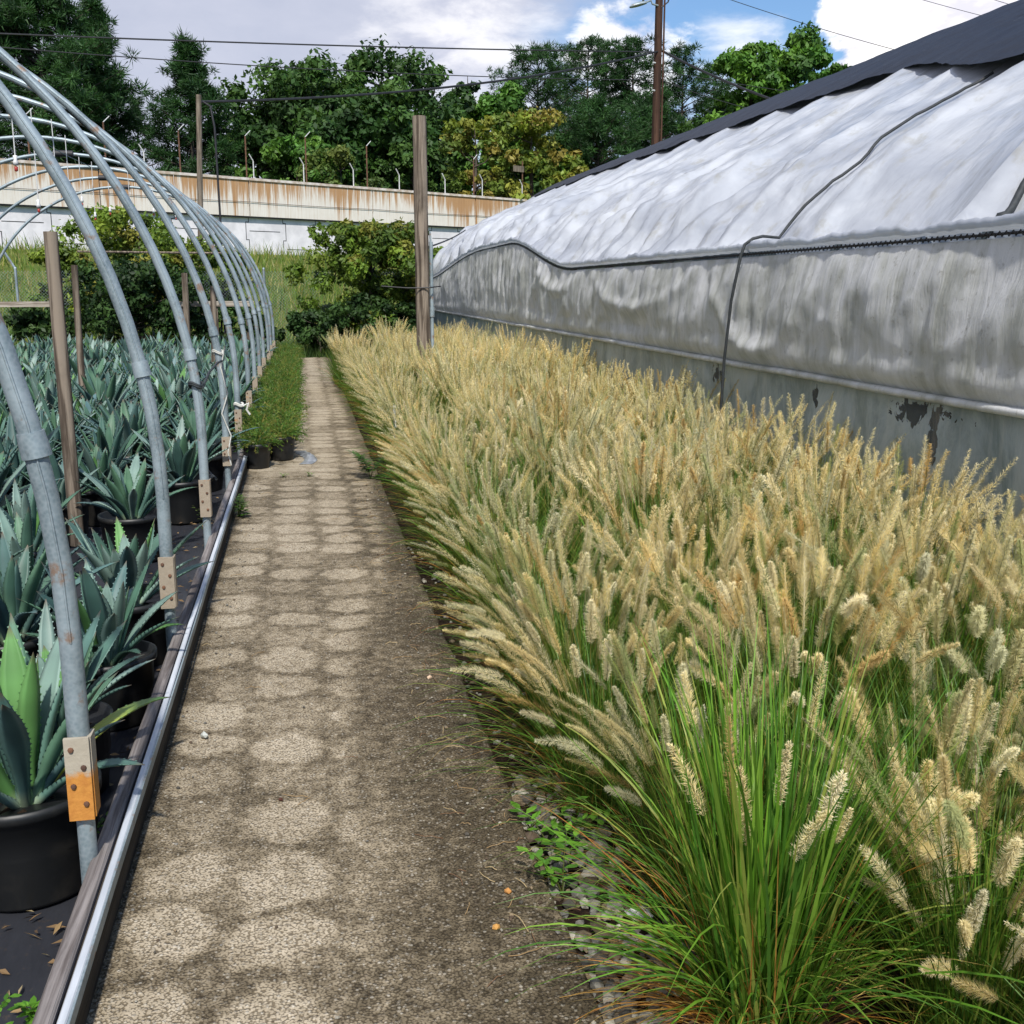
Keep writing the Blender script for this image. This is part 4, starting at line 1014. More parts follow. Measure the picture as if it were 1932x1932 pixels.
def make_grass(lod, n_pl, seed, edge=False, h=(.52, .80), nb=None, tilt=.75, sparse=False, dry=.08):
    global rng
    rng = np.random.default_rng(seed); random.seed(seed)
    o = empty('fountain_grass', (0, 0, 0), 0, 'fountain grass', 'ornamental grass', 'fountain grasses in the bed beside the path')
    bf, bs, bp = MB(), MB(), MB()
    d = LODS[lod]; k = {'near': 1., 'mid': .62, 'far': .36}[lod]; wk = {'near': 1., 'mid': 1.5, 'far': 2.4}[lod]; sg = {'near': 7, 'mid': 5, 'far': 4}[lod]
    nb = nb or 520
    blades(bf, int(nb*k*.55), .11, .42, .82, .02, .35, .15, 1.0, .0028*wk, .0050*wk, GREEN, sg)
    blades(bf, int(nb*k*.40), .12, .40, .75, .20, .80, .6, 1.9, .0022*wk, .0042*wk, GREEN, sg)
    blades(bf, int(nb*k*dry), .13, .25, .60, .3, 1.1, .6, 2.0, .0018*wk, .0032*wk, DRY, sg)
    if edge:      # thin dry and green blades trailing towards the path
        blades(bf, int((60 if lod == 'near' else 110)*k), .10, .30, .52, .3, .95, .6, 1.5, .0016*wk, .0030*wk, GREEN+DRY[:2], sg, azc=math.pi, azs=.6)
        blades(bf, int((70 if lod == 'near' else 60)*k), .10, .22, .40, .5, 1.2, .6, 1.3, .0012*wk, .0022*wk, [(.22, .12, .05), (.30, .19, .08), (.16, .08, .04)], sg, azc=math.pi, azs=.7)
        plumes(bs, bp, int(n_pl*.45), h[0]*.72, h[1]*.92, 1.45, d['rings'], d['per'], d['blen'], d['bw'], azc=math.pi-.25, azs=.5, stem_w=.0016*wk, tilt_min=.12)
        plumes(bs, bp, int(n_pl*.65), h[0], h[1], tilt, d['rings'], d['per'], d['blen'], d['bw'], stem_w=.0016*wk)
    else: plumes(bs, bp, n_pl, h[0], h[1], tilt, d['rings'], d['per'], d['blen'], d['bw'], stem_w=.0016*wk)
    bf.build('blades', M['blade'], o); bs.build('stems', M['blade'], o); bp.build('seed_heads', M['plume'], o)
    return o
G = {}
G['near_edge'] = [make_grass('near', 60, 101, True), make_grass('near', 58, 102, True)]
G['near'] = [make_grass('near', 50, 103, tilt=1.0), make_grass('near', 48, 104, tilt=1.2), make_grass('near', 46, 105, tilt=1.4)]
G['near_sparse'] = [make_grass('near', 54, 106, h=(.28, .66), tilt=1.5, nb=700), make_grass('near', 56, 107, h=(.30, .66), tilt=1.5, nb=700)]
G['mid_edge'] = [make_grass('mid', 52, 111, True), make_grass('mid', 50, 112, True)]
G['mid'] = [make_grass('mid', 44, 113, tilt=1.0), make_grass('mid', 42, 114, h=(.50, .86)), make_grass('mid', 40, 115, tilt=1.3)]
G['far_edge'] = [make_grass('far', 54, 121, True), make_grass('far', 52, 122, True)]
G['far'] = [make_grass('far', 60, 123, h=(.58, .84)), make_grass('far', 56, 124, h=(.62, .90))]
# the big green clump in front, few heads, orange dry leaves at its foot
rng = np.random.default_rng(131); random.seed(131)
fc = empty('fountain_grass', (.95, 2.05, -.03), 0, 'big bright green clump in front, almost headless, orange dry blades around its foot', 'ornamental grass', 'fountain grasses in the bed beside the path')
bf, bs, bp = MB(), MB(), MB(); BG = [(.10, .24, .022), (.14, .29, .03), (.18, .32, .045), (.06, .16, .02), (.27, .33, .07), (.08, .20, .03)]
blades(bf, 300, .10, .55, .98, .0, .34, .05, .6, .006, .0110, BG, 9)
blades(bf, 200, .10, .45, .85, .15, .65, .5, 1.8, .005, .0090, BG, 9)
blades(bf, 70, .09, .45, .75, .35, .8, .7, 1.7, .0045, .0080, BG, 9, azc=math.pi, azs=.7)
blades(bf, 190, .12, .22, .50, .4, 1.25, .5, 1.9, .0020, .0042, DRY, 8)
blades(bf, 70, .11, .35, .7, .1, .6, .2, 1.2, .0022, .0042, DRY, 8)
blades(bf, 110, .12, .20, .42, .5, 1.3, .7, 1.8, .0014, .0030, DRY, 8, azc=math.pi, azs=.6)
plumes(bs, bp, 10, .50, .74, .8, 46, 9, .0185, .0017, stem_w=.0018)
bf.build('blades', M['blade'], fc); bs.build('stems', M['blade'], fc); bp.build('seed_heads', M['plume'], fc)

rng = np.random.default_rng(55); random.seed(55)
usedg = set()
CN = ['in the path-edge column', 'in the second column from the path', 'in the middle column', 'in the fourth column from the path', 'in the column against the greenhouse']
def put_grass(key, loc, rz, s_, lab):
    lst = G[key]; i = int(rng.integers(0, len(lst))); o = lst[i]
    if (key, i) not in usedg:
        usedg.add((key, i)); o.location = loc; o.rotation_euler = (0, 0, rz); o.scale = s_; o['label'] = lab
    else: dup(o, loc, rz, s_, lab)
row = 0; y = .95
while y < 19.0:
    for c in range(5):
        x = .98+c*.435+(.05 if row % 2 else -.05)
        if x > .735*y+.75: continue
        xj, yj = x+rng.uniform(-.06, .06), y+rng.uniform(-.07, .07)
        if math.hypot(xj-.93, yj-2.02) < .36 or (c == 0 and yj < 1.9): continue
        if math.hypot(xj-1.4, yj-13) < .2: xj -= .22
        if c == 4: xj = min(xj, 2.72)
        if c == 0: xj = max(xj, .97)+(.02 if yj < 2.8 else -.07)
        dist = math.hypot(xj, yj)
        sparse = (yj < 2.35 and c <= 3) 
        lod = 'near' if dist < 4.3 else ('mid' if dist < 8.6 else 'far')
        key = 'near_sparse' if sparse else (lod+'_edge' if c == 0 else lod)
        s_ = rng.uniform(.90, 1.10); sz = s_*rng.uniform(.92, 1.06)
        if c == 0: s_ *= .93; sz *= .90
        rz = rng.uniform(-.35, .35) if c == 0 and not sparse else rng.uniform(0, 6.28)
        desc = 'green low-plumed fountain grass' if sparse else ('tan fountain grass leaning over the path' if c == 0 else 'full tan-plumed fountain grass')
        put_grass(key, (xj, yj, -.04), rz, (s_, s_, sz), f'{desc}, {ordn(row)} clump back {CN[c]}')
    y += .43; row += 1
# a patch of tall late heads right of the post and rows left of it
for i, (x, y) in enumerate([(.62, 18.6), (.66, 17.9), (.72, 17.1)]):
    put_grass('far', (x, y, -.04), rng.uniform(0, 6), (.95, .95, 1.), ['leftmost pale fountain grass at the far end of the bed', 'pale fountain grass just in front of the leftmost far one', 'pale fountain grass narrowing the far end of the path, nearest of the three'][i])
for lst_key in G:
    for i, o in enumerate(G[lst_key]):
        if (lst_key, i) not in usedg:
            for ch in list(o.children): bpy.data.objects.remove(ch)
            bpy.data.objects.remove(o)

# ------------------------------------------------------------------ trees and shrubs
def leaf_cloud(b, centers, radii, per, size, colors, flat=.5, asp=1.6, up=.25, shell=.55):
    n = len(centers)*per; C0 = np.repeat(np.asarray(centers), per, 0); R0 = np.repeat(np.asarray(radii), per)[:, None]
    d = rng.normal(0, 1, (n, 3)); d /= np.linalg.norm(d, axis=1)[:, None]
    rr = (shell*.4+(1-shell*.4)*rng.random((n, 1)))**.6*rng.uniform(.8, 1.35, (n, 1))
    P = C0+d*R0*rr*np.array((1, 1, .8))
    nrm = d*flat+rng.normal(0, 1, (n, 3))*(1-flat)*.8+np.array((0, 0, up)); nrm /= np.linalg.norm(nrm, axis=1)[:, None]
    a = rng.normal(0, 1, (n, 3)); a -= nrm*np.sum(a*nrm, 1)[:, None]; a /= np.linalg.norm(a, axis=1)[:, None]; c_ = np.cross(nrm, a)
    s_ = size*rng.uniform(.55, 1.3, (n, 1))
    V = np.stack([P-a*s_*asp*.5, P+c_*s_*.42, P+a*s_*asp*.5, P-c_*s_*.42], 1).reshape(-1, 3); i = np.arange(n)*4
    ci = rng.integers(0, len(colors), len(centers)); cc = np.repeat(np.array(colors)[ci]*rng.uniform(.75, 1.25, (len(centers), 1)), per, 0)*rng.uniform(.75, 1.25, (n, 1))
    b.add(V, np.stack([i, i+1, i+2, i+3], 1), np.repeat(cc, 4, 0))
def limbs(b, H, r0, cent, n=14, start=.25):
    b.tube([(0, 0, -.3), (.02*H*rng.uniform(-1, 1), 0, H*.35), (.02*H*rng.uniform(-1, 1), .01*H, H*.7), (0, 0, H*.93)], [r0, r0*.8, r0*.45, r0*.08], 9)
    idx = rng.permutation(len(cent))[:n]
    for i in idx:
        c = np.array(cent[i]); z0 = max(H*start, c[2]-.35*math.hypot(c[0], c[1])-H*.08*rng.random()); z0 = min(z0, H*.85)
        p0 = np.array((0, 0, z0)); m_ = (p0+c)/2+np.array((0, 0, -.03*H)); b.tube([p0, m_, c], [r0*.38, r0*.22, r0*.06], 6)
def broadleaf(name, X, Y, Z, H, W, colors, seed, label, group=None, cl=70, per=170, size=.30, low=.12, lobes=7, gap=0., cr=.115, cat='tree'):
    global rng
    rng = np.random.default_rng(seed)
    o = empty(name, (X, Y, Z), 0, label, cat, group)
    # crown made of a few big boughs, each carrying clumps
    cent = []; rad = []
    for k in range(lobes):
        a = k*2.4+rng.uniform(-.4, .4); zz = rng.uniform(low+.12, .86) if k else .86
        rw = .30*W*(1-max(0, zz-.55)*1.1)*rng.uniform(.7, 1.15) if k else 0
        L0 = np.array((rw*math.cos(a)*1.1, rw*math.sin(a), zz*H)); lr = W*rng.uniform(.20, .29)*(1.05-.45*max(0, zz-.5))
        for _ in range(cl//lobes):
            d = rng.normal(0, 1, 3); d /= np.linalg.norm(d); d[2] = abs(d[2])*.9-.25*(rng.random() < .4)
            p = L0+d*lr*np.array((1.15, 1.15, 1.05))*rng.uniform(.55, 1.25)
            if p[2] > H*.985: p[2] = H*.985-rng.random()*.04*H
            if p[2] < low*H: p[2] = low*H
            cent.append(p); rad.append(W*cr*rng.uniform(.35, 1.15))
    b = MB(); limbs(b, H, H*.018+.02, cent, 16); b.build('trunk', M['bark'], o, smooth=True)
    b = MB(); leaf_cloud(b, cent, rad, per, size, colors); b.build('crown', M['leaf'], o)
    return o
def pine(X, Y, Z, H, W, colors, seed, label, group=None, start=.2, tufts=260, per=56, shape=1.1, nl=.42):
    global rng
    rng = np.random.default_rng(seed)
    o = empty('pine_tree', (X, Y, Z), 0, label, 'tree', group); cent = []
    b = MB(); b.tube([(0, 0, -.3), (.1*rng.uniform(-1, 1), 0, H*.5), (0, 0, H*.97)], [H*.014+.05, H*.009, .03], 9)
    tufts = int(tufts*1.5); nb = int(tufts/6.5)
    for k in range(nb):
        t = start+(1-start)*((k+rng.random())/nb)**.9; z = t*H; a = rng.uniform(0, 6.283)
        env = max(.05, 1-((t-start)/(1-start))**shape); env = env**(.75 if shape > 1.5 else 1); env *= min(1, .45+(t-start)*3)
        Lb = W*.5*env*rng.uniform(.65, 1.15)+.25; rise = .12+.5*t+rng.uniform(-.1, .15)
        e = np.array((Lb*math.cos(a), Lb*math.sin(a), z+Lb*rise)); p0 = np.array((0, 0, z)); m_ = p0*.5+e*.5+np.array((0, 0, -.06*Lb))
        b.tube([p0, m_, e], [.07*(1.1-t)+.02, .045*(1.1-t)+.015, .012], 5)
        for q in range(max(2, int(3+Lb*1.9))):
            u = rng.uniform(.35, 1.03); c = p0*(1-u)+e*u+rng.normal(0, .10*Lb+.18, 3)*np.array((1, 1, .6)); cent.append(c)
    b.build('trunk', M['bark'], o, smooth=True)
    cent = np.array(cent); n = len(cent)*per; C0 = np.repeat(cent, per, 0)
    sizes = np.repeat(rng.uniform(.7, 1.3, len(cent)), per)
    d = rng.normal(0, 1, (n, 3)); d[:, 2] = d[:, 2]*.8+.35; d /= np.linalg.norm(d, axis=1)[:, None]
    L_ = nl*sizes[:, None]*rng.uniform(.6, 1.2, (n, 1)); off = d*L_*rng.uniform(.05, .75, (n, 1)); P0 = C0+off; P1 = P0+d*L_*.75
    s_ = np.cross(d, rng.normal(0, 1, (n, 3))); s_ /= np.linalg.norm(s_, axis=1)[:, None]; wv = s_*.030*(nl/.42)
    V = np.stack([P0-wv, P0+wv, P1], 1).reshape(-1, 3); i = np.arange(n)*3
    ci = rng.integers(0, len(colors), len(cent)); cc = np.repeat(np.array(colors)[ci]*rng.uniform(.7, 1.3, (len(cent), 1)), per, 0)*rng.uniform(.8, 1.2, (n, 1))
    b = MB(); b.add(V, np.stack([i, i+1, i+2], 1), np.repeat(cc, 3, 0)); b.build('crown', M['leaf'], o)
    return o
PINE = [(.026, .075, .020), (.034, .092, .026), (.045, .115, .030), (.022, .060, .020)]
DARK = [(.036, .090, .020), (.050, .115, .024), (.068, .14, .030), (.030, .070, .018)]
MIDG = [(.065, .165, .026), (.085, .20, .030), (.11, .23, .035), (.055, .135, .024)]
YELL = [(.20, .25, .035), (.26, .27, .045), (.15, .21, .035), (.32, .26, .06), (.11, .17, .03)]
TG = 'trees behind the highway wall'
def tr(px, top, wpx, Y, zb=4.6):
    t = at(px, top, Y); return t.x, Y, zb, t.z-zb, wpx*Y*1.0/F
def P_(px, top, wpx, Y, seed, label, **kw):
    x, y, z, H, W = tr(px, top, wpx, Y); W *= (1.12 if px < 500 else 1.4); pine(x, y, z, H, W, PINE, seed, label, TG, **kw)
def B_(px, top, wpx, Y, seed, label, colors=DARK, **kw):
    x, y, z, H, W = tr(px, top, wpx, Y); W *= 1.15; broadleaf(kw.pop('name', 'broadleaf_tree'), x, y, z, H, W, colors, seed, label, TG, **kw)
P_(60, -60, 300, 76, 201, 'tallest dark pine at the far left, its top out of the picture', tufts=620, shape=1.5, per=64, nl=.5)
P_(170, 5, 150, 79, 202, 'dark pine with a ragged narrow top just right of the tallest pine', tufts=380, shape=1.1, per=64, nl=.5)
P_(-60, 20, 240, 80, 203, 'dark pine cut by the left picture edge', tufts=320)
P_(352, 84, 215, 78, 204, 'lone pointed dark pine behind the slim grey service pole', tufts=430, shape=1.0, start=.12, per=60, nl=.48)
P_(255, 190, 150, 84, 205, 'low dark pine filling the gap between the tall pine and the lone pine', tufts=200, start=.05)
P_(425, 300, 100, 82, 206, 'small dark pine at the right foot of the lone pine', tufts=130, start=.02)
B_(590, 120, 250, 82, 211, 'broad dark round-topped tree left of the middle of the tree line', cl=120, lobes=12, per=190, size=.30)
B_(720, 96, 270, 86, 212, 'highest dark broad tree in the middle, behind the timber post', cl=130, lobes=12, per=190, size=.30)
B_(815, 130, 150, 88, 213, 'dark tree with a feathery top, right shoulder of the middle trees', cl=80, lobes=9)
B_(500, 235, 110, 80, 214, 'low dark tree at the left foot of the middle trees', cl=60, lobes=6)
B_(690, 225, 240, 78, 215, 'dense dark lower tree before the middle trees, left of the timber post', cl=90, lobes=9)
B_(560, 265, 150, 74, 216, 'lighter green young tree just above the wall, left of centre', MIDG, cl=50, lobes=6, size=.24)
B_(640, 292, 140, 72, 217, 'yellow-green shrub just above the wall coping, left of centre', [(.09, .14, .03), (.12, .16, .035), (.07, .12, .03)], cl=40, lobes=5, size=.22)
B_(780, 275, 130, 75, 218, 'dark green bushy tree directly behind the timber post', DARK, cl=50, lobes=6)
B_(882, 118, 66, 90, 219, 'slender airy tree standing alone between middle trees and the pines', DARK, cl=34, lobes=6, per=90, size=.26, cr=.16)
B_(955, 160, 150, 82, 220, 'bright mid-green tree between the slender tree and the pines', MIDG, cl=80, lobes=8)
P_(1015, 98, 170, 88, 221, 'pine with a rounded crown right of the bright green tree', tufts=330, shape=2.2, start=.15)
P_(1110, 84, 190, 92, 222, 'high pine with rounded crown left of the utility pole', tufts=380, shape=2.4, start=.15)
P_(1195, 82, 170, 90, 223, 'high pine crown right behind the utility pole', tufts=340, shape=2.2, start=.15)
P_(1130, 205, 190, 80, 224, 'nearer bright pine with tufted boughs, below the high pines', tufts=360, shape=1.8, start=.05, nl=.46)
P_(1290, 98, 150, 88, 225, 'dark pine just right of the utility pole', tufts=260, shape=2.0, start=.1)
P_(1350, 130, 130, 90, 226, 'lower dark pine between the utility pole and the bright green trees', tufts=220, shape=1.8, start=.1)
P_(1240, 190, 200, 84, 227, 'dense dark pine filling behind the foot of the utility pole', tufts=300, shape=1.6, start=.02)
B_(1060, 270, 160, 82, 228, 'dark undergrowth tree behind the yellowing saplings', DARK, cl=60, lobes=7)
B_(895, 222, 130, 72, 231, 'left yellowing open-branched sapling above the wall', YELL, cl=64, lobes=9, per=75, size=.24, cr=.11, name='sapling')
B_(1005, 212, 170, 73, 232, 'right yellowing open-branched sapling above the wall, the taller', YELL, cl=84, lobes=10, per=80, size=.24, cr=.10, name='sapling')
B_(1075, 290, 70, 72, 233, 'smallest yellow-green sapling beside the greenhouse roofline', YELL[:3]+MIDG[:1], cl=24, lobes=4, per=60, size=.22, name='sapling')
B_(1425, 70, 150, 74, 241, 'left tall bright green tree above the greenhouse roof', MIDG, cl=110, lobes=10, per=190, size=.26, low=.05)
B_(1505, 58, 170, 72, 242, 'tallest bright green tree above the greenhouse roof', MIDG, cl=130, lobes=11, per=190, size=.26, low=.05)
B_(1590, 92, 90, 74, 243, 'small bright green tree top at the right end of the tree line', MIDG, cl=60, lobes=7, size=.26)
B_(1690, 150, 160, 78, 244, 'green tree mostly hidden behind the shade net ridge', MIDG, cl=60, lobes=7)
B_(1400, 200, 200, 78, 245, 'dark green tree low behind the bright green trees', DARK, cl=70, lobes=7)

BUSH = [(.14, .22, .028), (.19, .26, .035), (.10, .17, .024), (.25, .25, .045), (.08, .13, .022)]
def shrub(px, top, bot, wpx, Y, seed, label, colors=BUSH, cl=60, per=110, size=.085, lobes=8, zb=-.1, name='shrub', cr=.12):
    t = at(px, top, Y); W = wpx*Y/F; broadleaf(name, t.x, Y, zb, t.z-zb, W, colors, seed, label, 'shrubs in front of the bank', cl=cl, per=per, size=size, lobes=lobes, low=.05, cr=cr, cat='shrub')
shrub(700, 424, 640, 240, 27.2, 301, 'big yellow-green maple-like shrub left of the timber post, before the wall', cl=190, per=130, lobes=16, size=.085, cr=.095)
shrub(255, 398, 640, 270, 29.2, 302, 'big yellow-green shrub seen through the hoops, left half of the bank', cl=190, per=130, lobes=16, size=.085, cr=.095)
shrub(110, 455, 640, 110, 29.0, 303, 'smaller yellow-green shrub behind the leaning timber post', cl=60, lobes=7)
shrub(420, 470, 640, 130, 29.4, 304, 'olive shrub right of the big shrub seen through the hoops', cl=60, lobes=7)
shrub(805, 455, 640, 90, 27.8, 305, 'green shrub peeping out between timber post and greenhouse end', cl=50, lobes=6)
DKB = [(.030, .070, .018), (.042, .090, .022), (.058, .115, .028), (.022, .050, .015)]
shrub(600, 590, 680, 120, 26.6, 311, 'dark green low bush at the far end of the path', DKB, cl=60, lobes=7, size=.075)
shrub(700, 560, 680, 150, 26.4, 312, 'dark bush behind the far grass heads, left of the timber post', DKB, cl=80, lobes=8, size=.075)
shrub(768, 575, 680, 80, 26.6, 313, 'narrow dark bush close left of the timber post', DKB, cl=50, lobes=6, size=.075)
shrub(245, 505, 680, 240, 27.2, 314, 'dark wide bush behind the agave beds, left of the third hoop', DKB, cl=110, lobes=12, size=.085)
shrub(390, 560, 680, 120, 27.2, 315, 'dark bush behind the far agaves under the plank rail', DKB, cl=60, lobes=7, size=.085)
shrub(60, 585, 680, 120, 27.0, 316, 'low dark bush behind the leftmost agaves', DKB, cl=50, lobes=6, size=.085)
shrub(480, 590, 680, 90, 26.8, 317, 'dark low bush behind the feet of the far hoops', DKB, cl=50, lobes=6, size=.075)

# bank grass and weeds
rng = np.random.default_rng(77)
b = MB(); n = 46000
t = rng.random(n)**1.15; s = rng.uniform(s0-4, s1-14, n)
A = np.array([(W0.x, W0.y)])+s[:, None]*np.array([(WD.x, WD.y)])
x = A[:, 0]*.62*(1-t)+A[:, 0]*t; y = 29.0*(1-t)+A[:, 1]*t
tz = np.clip(t, 0, 1); z = -.08+3.25*(tz*tz*(3-2*tz)*.6+tz*.4)-.03
hh = rng.uniform(.14, .5, n)*(1+.7*(np.array([fb(a*.4, c*.4) for a, c in zip(x[:: 1], y)])>.15)); az = rng.uniform(0, 6.283, n); wd = rng.uniform(.012, .030, n)
P = np.stack([x, y, z], 1); sd = np.stack([np.cos(az), np.sin(az), 0*az], 1)*wd[:, None]; lean = np.stack([rng.normal(0, .35, n), rng.normal(0, .35, n), np.ones(n)], 1)*hh[:, None]
V = np.stack([P-sd, P+sd, P+lean], 1).reshape(-1, 3); i = np.arange(n)*3
gc = np.array([(.12, .22, .03), (.18, .27, .045), (.25, .28, .06), (.085, .16, .025), (.34, .31, .12)])[rng.integers(0, 5, n)]*rng.uniform(.7, 1.2, (n, 1))
b.add(V, np.stack([i, i+1, i+2], 1), np.repeat(gc, 3, 0)); tag(b.build('bank_grass', M['blade']), 'wild yellow-green grass on the bank below the wall', 'grass', kind='stuff')
b = MB(); n = 9000; x = np.concatenate([rng.uniform(-8, -.5, 5000), rng.uniform(-.6, 3.2, 4000)]); y = rng.uniform(25.6, 29.5, n)
P = np.stack([x, y, 0*x-.06], 1); az = rng.uniform(0, 6.283, n); hh = rng.uniform(.15, .45, n); wd = rng.uniform(.006, .012, n)
sd = np.stack([np.cos(az), np.sin(az), 0*az], 1)*wd[:, None]; lean = np.stack([rng.normal(0, .3, n), rng.normal(0, .3, n), np.ones(n)], 1)*hh[:, None]
V = np.stack([P-sd, P+sd, P+lean], 1).reshape(-1, 3); i = np.arange(n)*3
gc = np.array([(.04, .09, .02), (.06, .12, .025), (.09, .15, .03)])[rng.integers(0, 3, n)]
b.add(V, np.stack([i, i+1, i+2], 1), np.repeat(gc, 3, 0)); tag(b.build('tall_weeds', M['blade']), 'dark green weeds and grass beyond the end of the path', 'weeds', kind='stuff')

# ------------------------------------------------------------------ creeping juniper in pots along the path
def make_juniper(seed):
    global rng
    rng = np.random.default_rng(seed)
    o = empty('potted_juniper', (0, 0, 0), 0, 'potted juniper', 'juniper', 'potted creeping junipers beside the path')
    b = pot_mesh(.115, .21); b.build('pot', M['plastic_black'], o, smooth=True)
    b = MB(); cols = [(.07, .16, .025), (.10, .20, .03), (.15, .22, .04), (.22, .22, .05), (.05, .11, .02)]
    n = 95
    for k in range(n):
        az = rng.uniform(0, 6.283); Ls = rng.uniform(.12, .24); t0 = rng.uniform(.2, 1.3); cu = rng.uniform(.3, 1.5); m_ = 7
        tt = np.linspace(0, 1, m_); ang = t0+cu*tt; r = np.concatenate([[0], np.cumsum(np.sin(ang[:-1])*Ls/(m_-1))]); z = np.concatenate([[0], np.cumsum(np.cos(ang[:-1])*Ls/(m_-1))])
        r0 = rng.uniform(0, .07); P = np.stack([(r+r0)*math.cos(az), (r+r0)*math.sin(az), z+.18], 1)
        T = np.gradient(P, axis=0); T /= np.linalg.norm(T, axis=1)[:, None]
        q = 26; u = rng.uniform(.1, 1, q); C0 = np.stack([np.interp(u, tt, P[:, j]) for j in range(3)], 1); Tq = np.stack([np.interp(u, tt, T[:, j]) for j in range(3)], 1)
        D = Tq+rng.normal(0, .75, (q, 3)); D /= np.linalg.norm(D, axis=1)[:, None]; Lq = rng.uniform(.014, .030, (q, 1)); S_ = np.cross(D, rng.normal(0, 1, (q, 3))); S_ /= np.linalg.norm(S_, axis=1)[:, None]
        V = np.stack([C0-S_*.0035, C0+S_*.0035, C0+D*Lq], 1).reshape(-1, 3); i = np.arange(q)*3
        b.add(V, np.stack([i, i+1, i+2], 1), np.array(cols[rng.integers(0, 5)])*rng.uniform(.8, 1.2))
    b.build('sprays', M['blade'], o); return o
jp = [make_juniper(401), make_juniper(402), make_juniper(403)]; jused = set(); rng = np.random.default_rng(404)
r = 0; y = 10.05
while y < 25.3:
    for c in range(2):
        x = (-.43, -.235)[c]+rng.uniform(-.015, .015); yy_ = y+(.15 if c and r else (.55 if c else 0))
        i = int(rng.integers(0, 3)); lab = f'potted creeping juniper, {ordn(r)} in the row, ' + ('against the hoop feet' if c == 0 else 'on the path side')
        loc = (x, yy_, .004); rz = rng.uniform(0, 6.28); s_ = rng.uniform(.95, 1.15)
        if i in jused: dup(jp[i], loc, rz, s_, lab)
        else: jused.add(i); jp[i].location = loc; jp[i].rotation_euler = (0, 0, rz); jp[i].scale = (s_,)*3; jp[i]['label'] = lab
    y += .29; r += 1

# ------------------------------------------------------------------ weeds and small things
def leafy(name, loc, n, h, spread, leaf, colors, label, seed, ns=5, cat='weed', lw=.45, droop=.6):
    global rng
    rng = np.random.default_rng(seed); o = empty(name, loc, 0, label, cat)
    bs, bl = MB(), MB()
    for k in range(ns):
        az = rng.uniform(0, 6.283); Ls = h*rng.uniform(.6, 1.1); tt = np.linspace(0, 1, 6); ang = rng.uniform(.0, spread)+droop*tt
        r = np.concatenate([[0], np.cumsum(np.sin(ang[:-1])*Ls/5)]); z = np.concatenate([[0], np.cumsum(np.cos(ang[:-1])*Ls/5)])
        P = np.stack([r*math.cos(az), r*math.sin(az), z], 1); bs.tube(P, [.0020]*3+[.0014]*2+[.001], 5, C=(.10, .12, .03))
        u = np.linspace(.25, 1, n)
        for j, uu in enumerate(u):
            c = np.array([np.interp(uu, tt, P[:, q]) for q in range(3)]); a2 = az+(1.3 if j % 2 else -1.3)+rng.normal(0, .25)
            if uu == 1: a2 = az
            d = np.array((math.cos(a2), math.sin(a2), rng.uniform(-.1, .35))); d /= np.linalg.norm(d); s_ = np.cross(d, (0, 0, 1)); s_ /= np.linalg.norm(s_); ll = leaf*rng.uniform(.7, 1.2)
            up_ = np.cross(s_, d); V = [c, c+d*ll*.35+s_*ll*lw*.5+up_*ll*.05, c+d*ll*.75+s_*ll*lw*.38, c+d*ll, c+d*ll*.75-s_*ll*lw*.38, c+d*ll*.35-s_*ll*lw*.5+up_*ll*.05]
            bl.add(V, [(0, 1, 2, 5), (5, 2, 3, 4)], np.array(colors[rng.integers(0, len(colors))])*rng.uniform(.8, 1.2))
    bs.build('stem', M['blade'], o); bl.build('leaves', M['blade'], o); return o
BR = [(.12, .30, .03), (.16, .36, .04), (.09, .24, .03)]
leafy('pinnate_weed', (-.80, 2.45, -.17), 22, .20, .5, .026, BR, 'ferny upright weed growing from the fabric before the nearest pot', 501, 4, lw=.55)
leafy('pinnate_weed', (-.72, 2.02, -.17), 18, .14, 1.1, .022, BR, 'small ferny weed lying flat by the edge board, lower left', 502, 4, lw=.55, droop=.3)
leafy('pinnate_weed', (-.82, 1.92, -.17), 18, .15, 1.2, .022, BR, 'ferny weed sprawling on the fabric in the bottom left corner', 503, 5, lw=.55, droop=.3)
leafy('pinnate_weed', (-.74, 1.78, -.17), 16, .12, 1.0, .02, BR, 'ferny sprig nearest the bottom left corner beside the edge board', 504, 4, lw=.55, droop=.3)
leafy('weed', (-.69, 2.55, -.17), 8, .10, .9, .035, BR, 'little broad-leaved weed behind the first hoop foot', 505, 4)
leafy('weed', (-.75, 3.3, -.17), 16, .25, .5, .024, BR, 'ferny weed rising behind the first hoop between two pots', 506, 3, lw=.55)
leafy('weed', (-.72, 8.0, -.17), 12, .30, .3, .035, [(.10, .16, .03), (.14, .18, .04)], 'stalky weed between the third and fourth hoop feet', 507, 3)
leafy('weed', (-.49, 7.9, 0), 14, .16, 1.2, .045, [(.07, .16, .02), (.10, .19, .03)], 'low green weed on the path against the edge board', 508, 7, droop=.5)
leafy('weed', (-.50, 8.35, 0), 12, .12, 1.2, .04, [(.07, .16, .02), (.10, .19, .03)], 'second low green weed on the path near the slab joint', 509, 6, droop=.5)
leafy('weed', (.53, 9.3, 0), 16, .30, 1.3, .07, [(.05, .13, .02), (.07, .17, .025)], 'leafy green weed spreading onto the path below the grasses at the slab joint', 510, 9, droop=.5)
leafy('weed', (.66, 2.95, -.02), 9, .20, 1.0, .045, BR, 'fresh green weed with oval leaves at the path edge beside the green clump', 511, 5)
leafy('weed', (.64, 2.66, -.02), 9, .16, 1.1, .04, BR, 'second fresh green weed at the path edge, nearer the camera', 512, 4)
leafy('weed', (-.20, 9.50, 0), 5, .05, .8, .022, BR, 'tiny green weed in the slab joint, left', 513, 4)
leafy('weed', (.02, 9.50, 0), 5, .05, .8, .022, BR, 'tiny green weed in the slab joint, middle of the path', 514, 4)
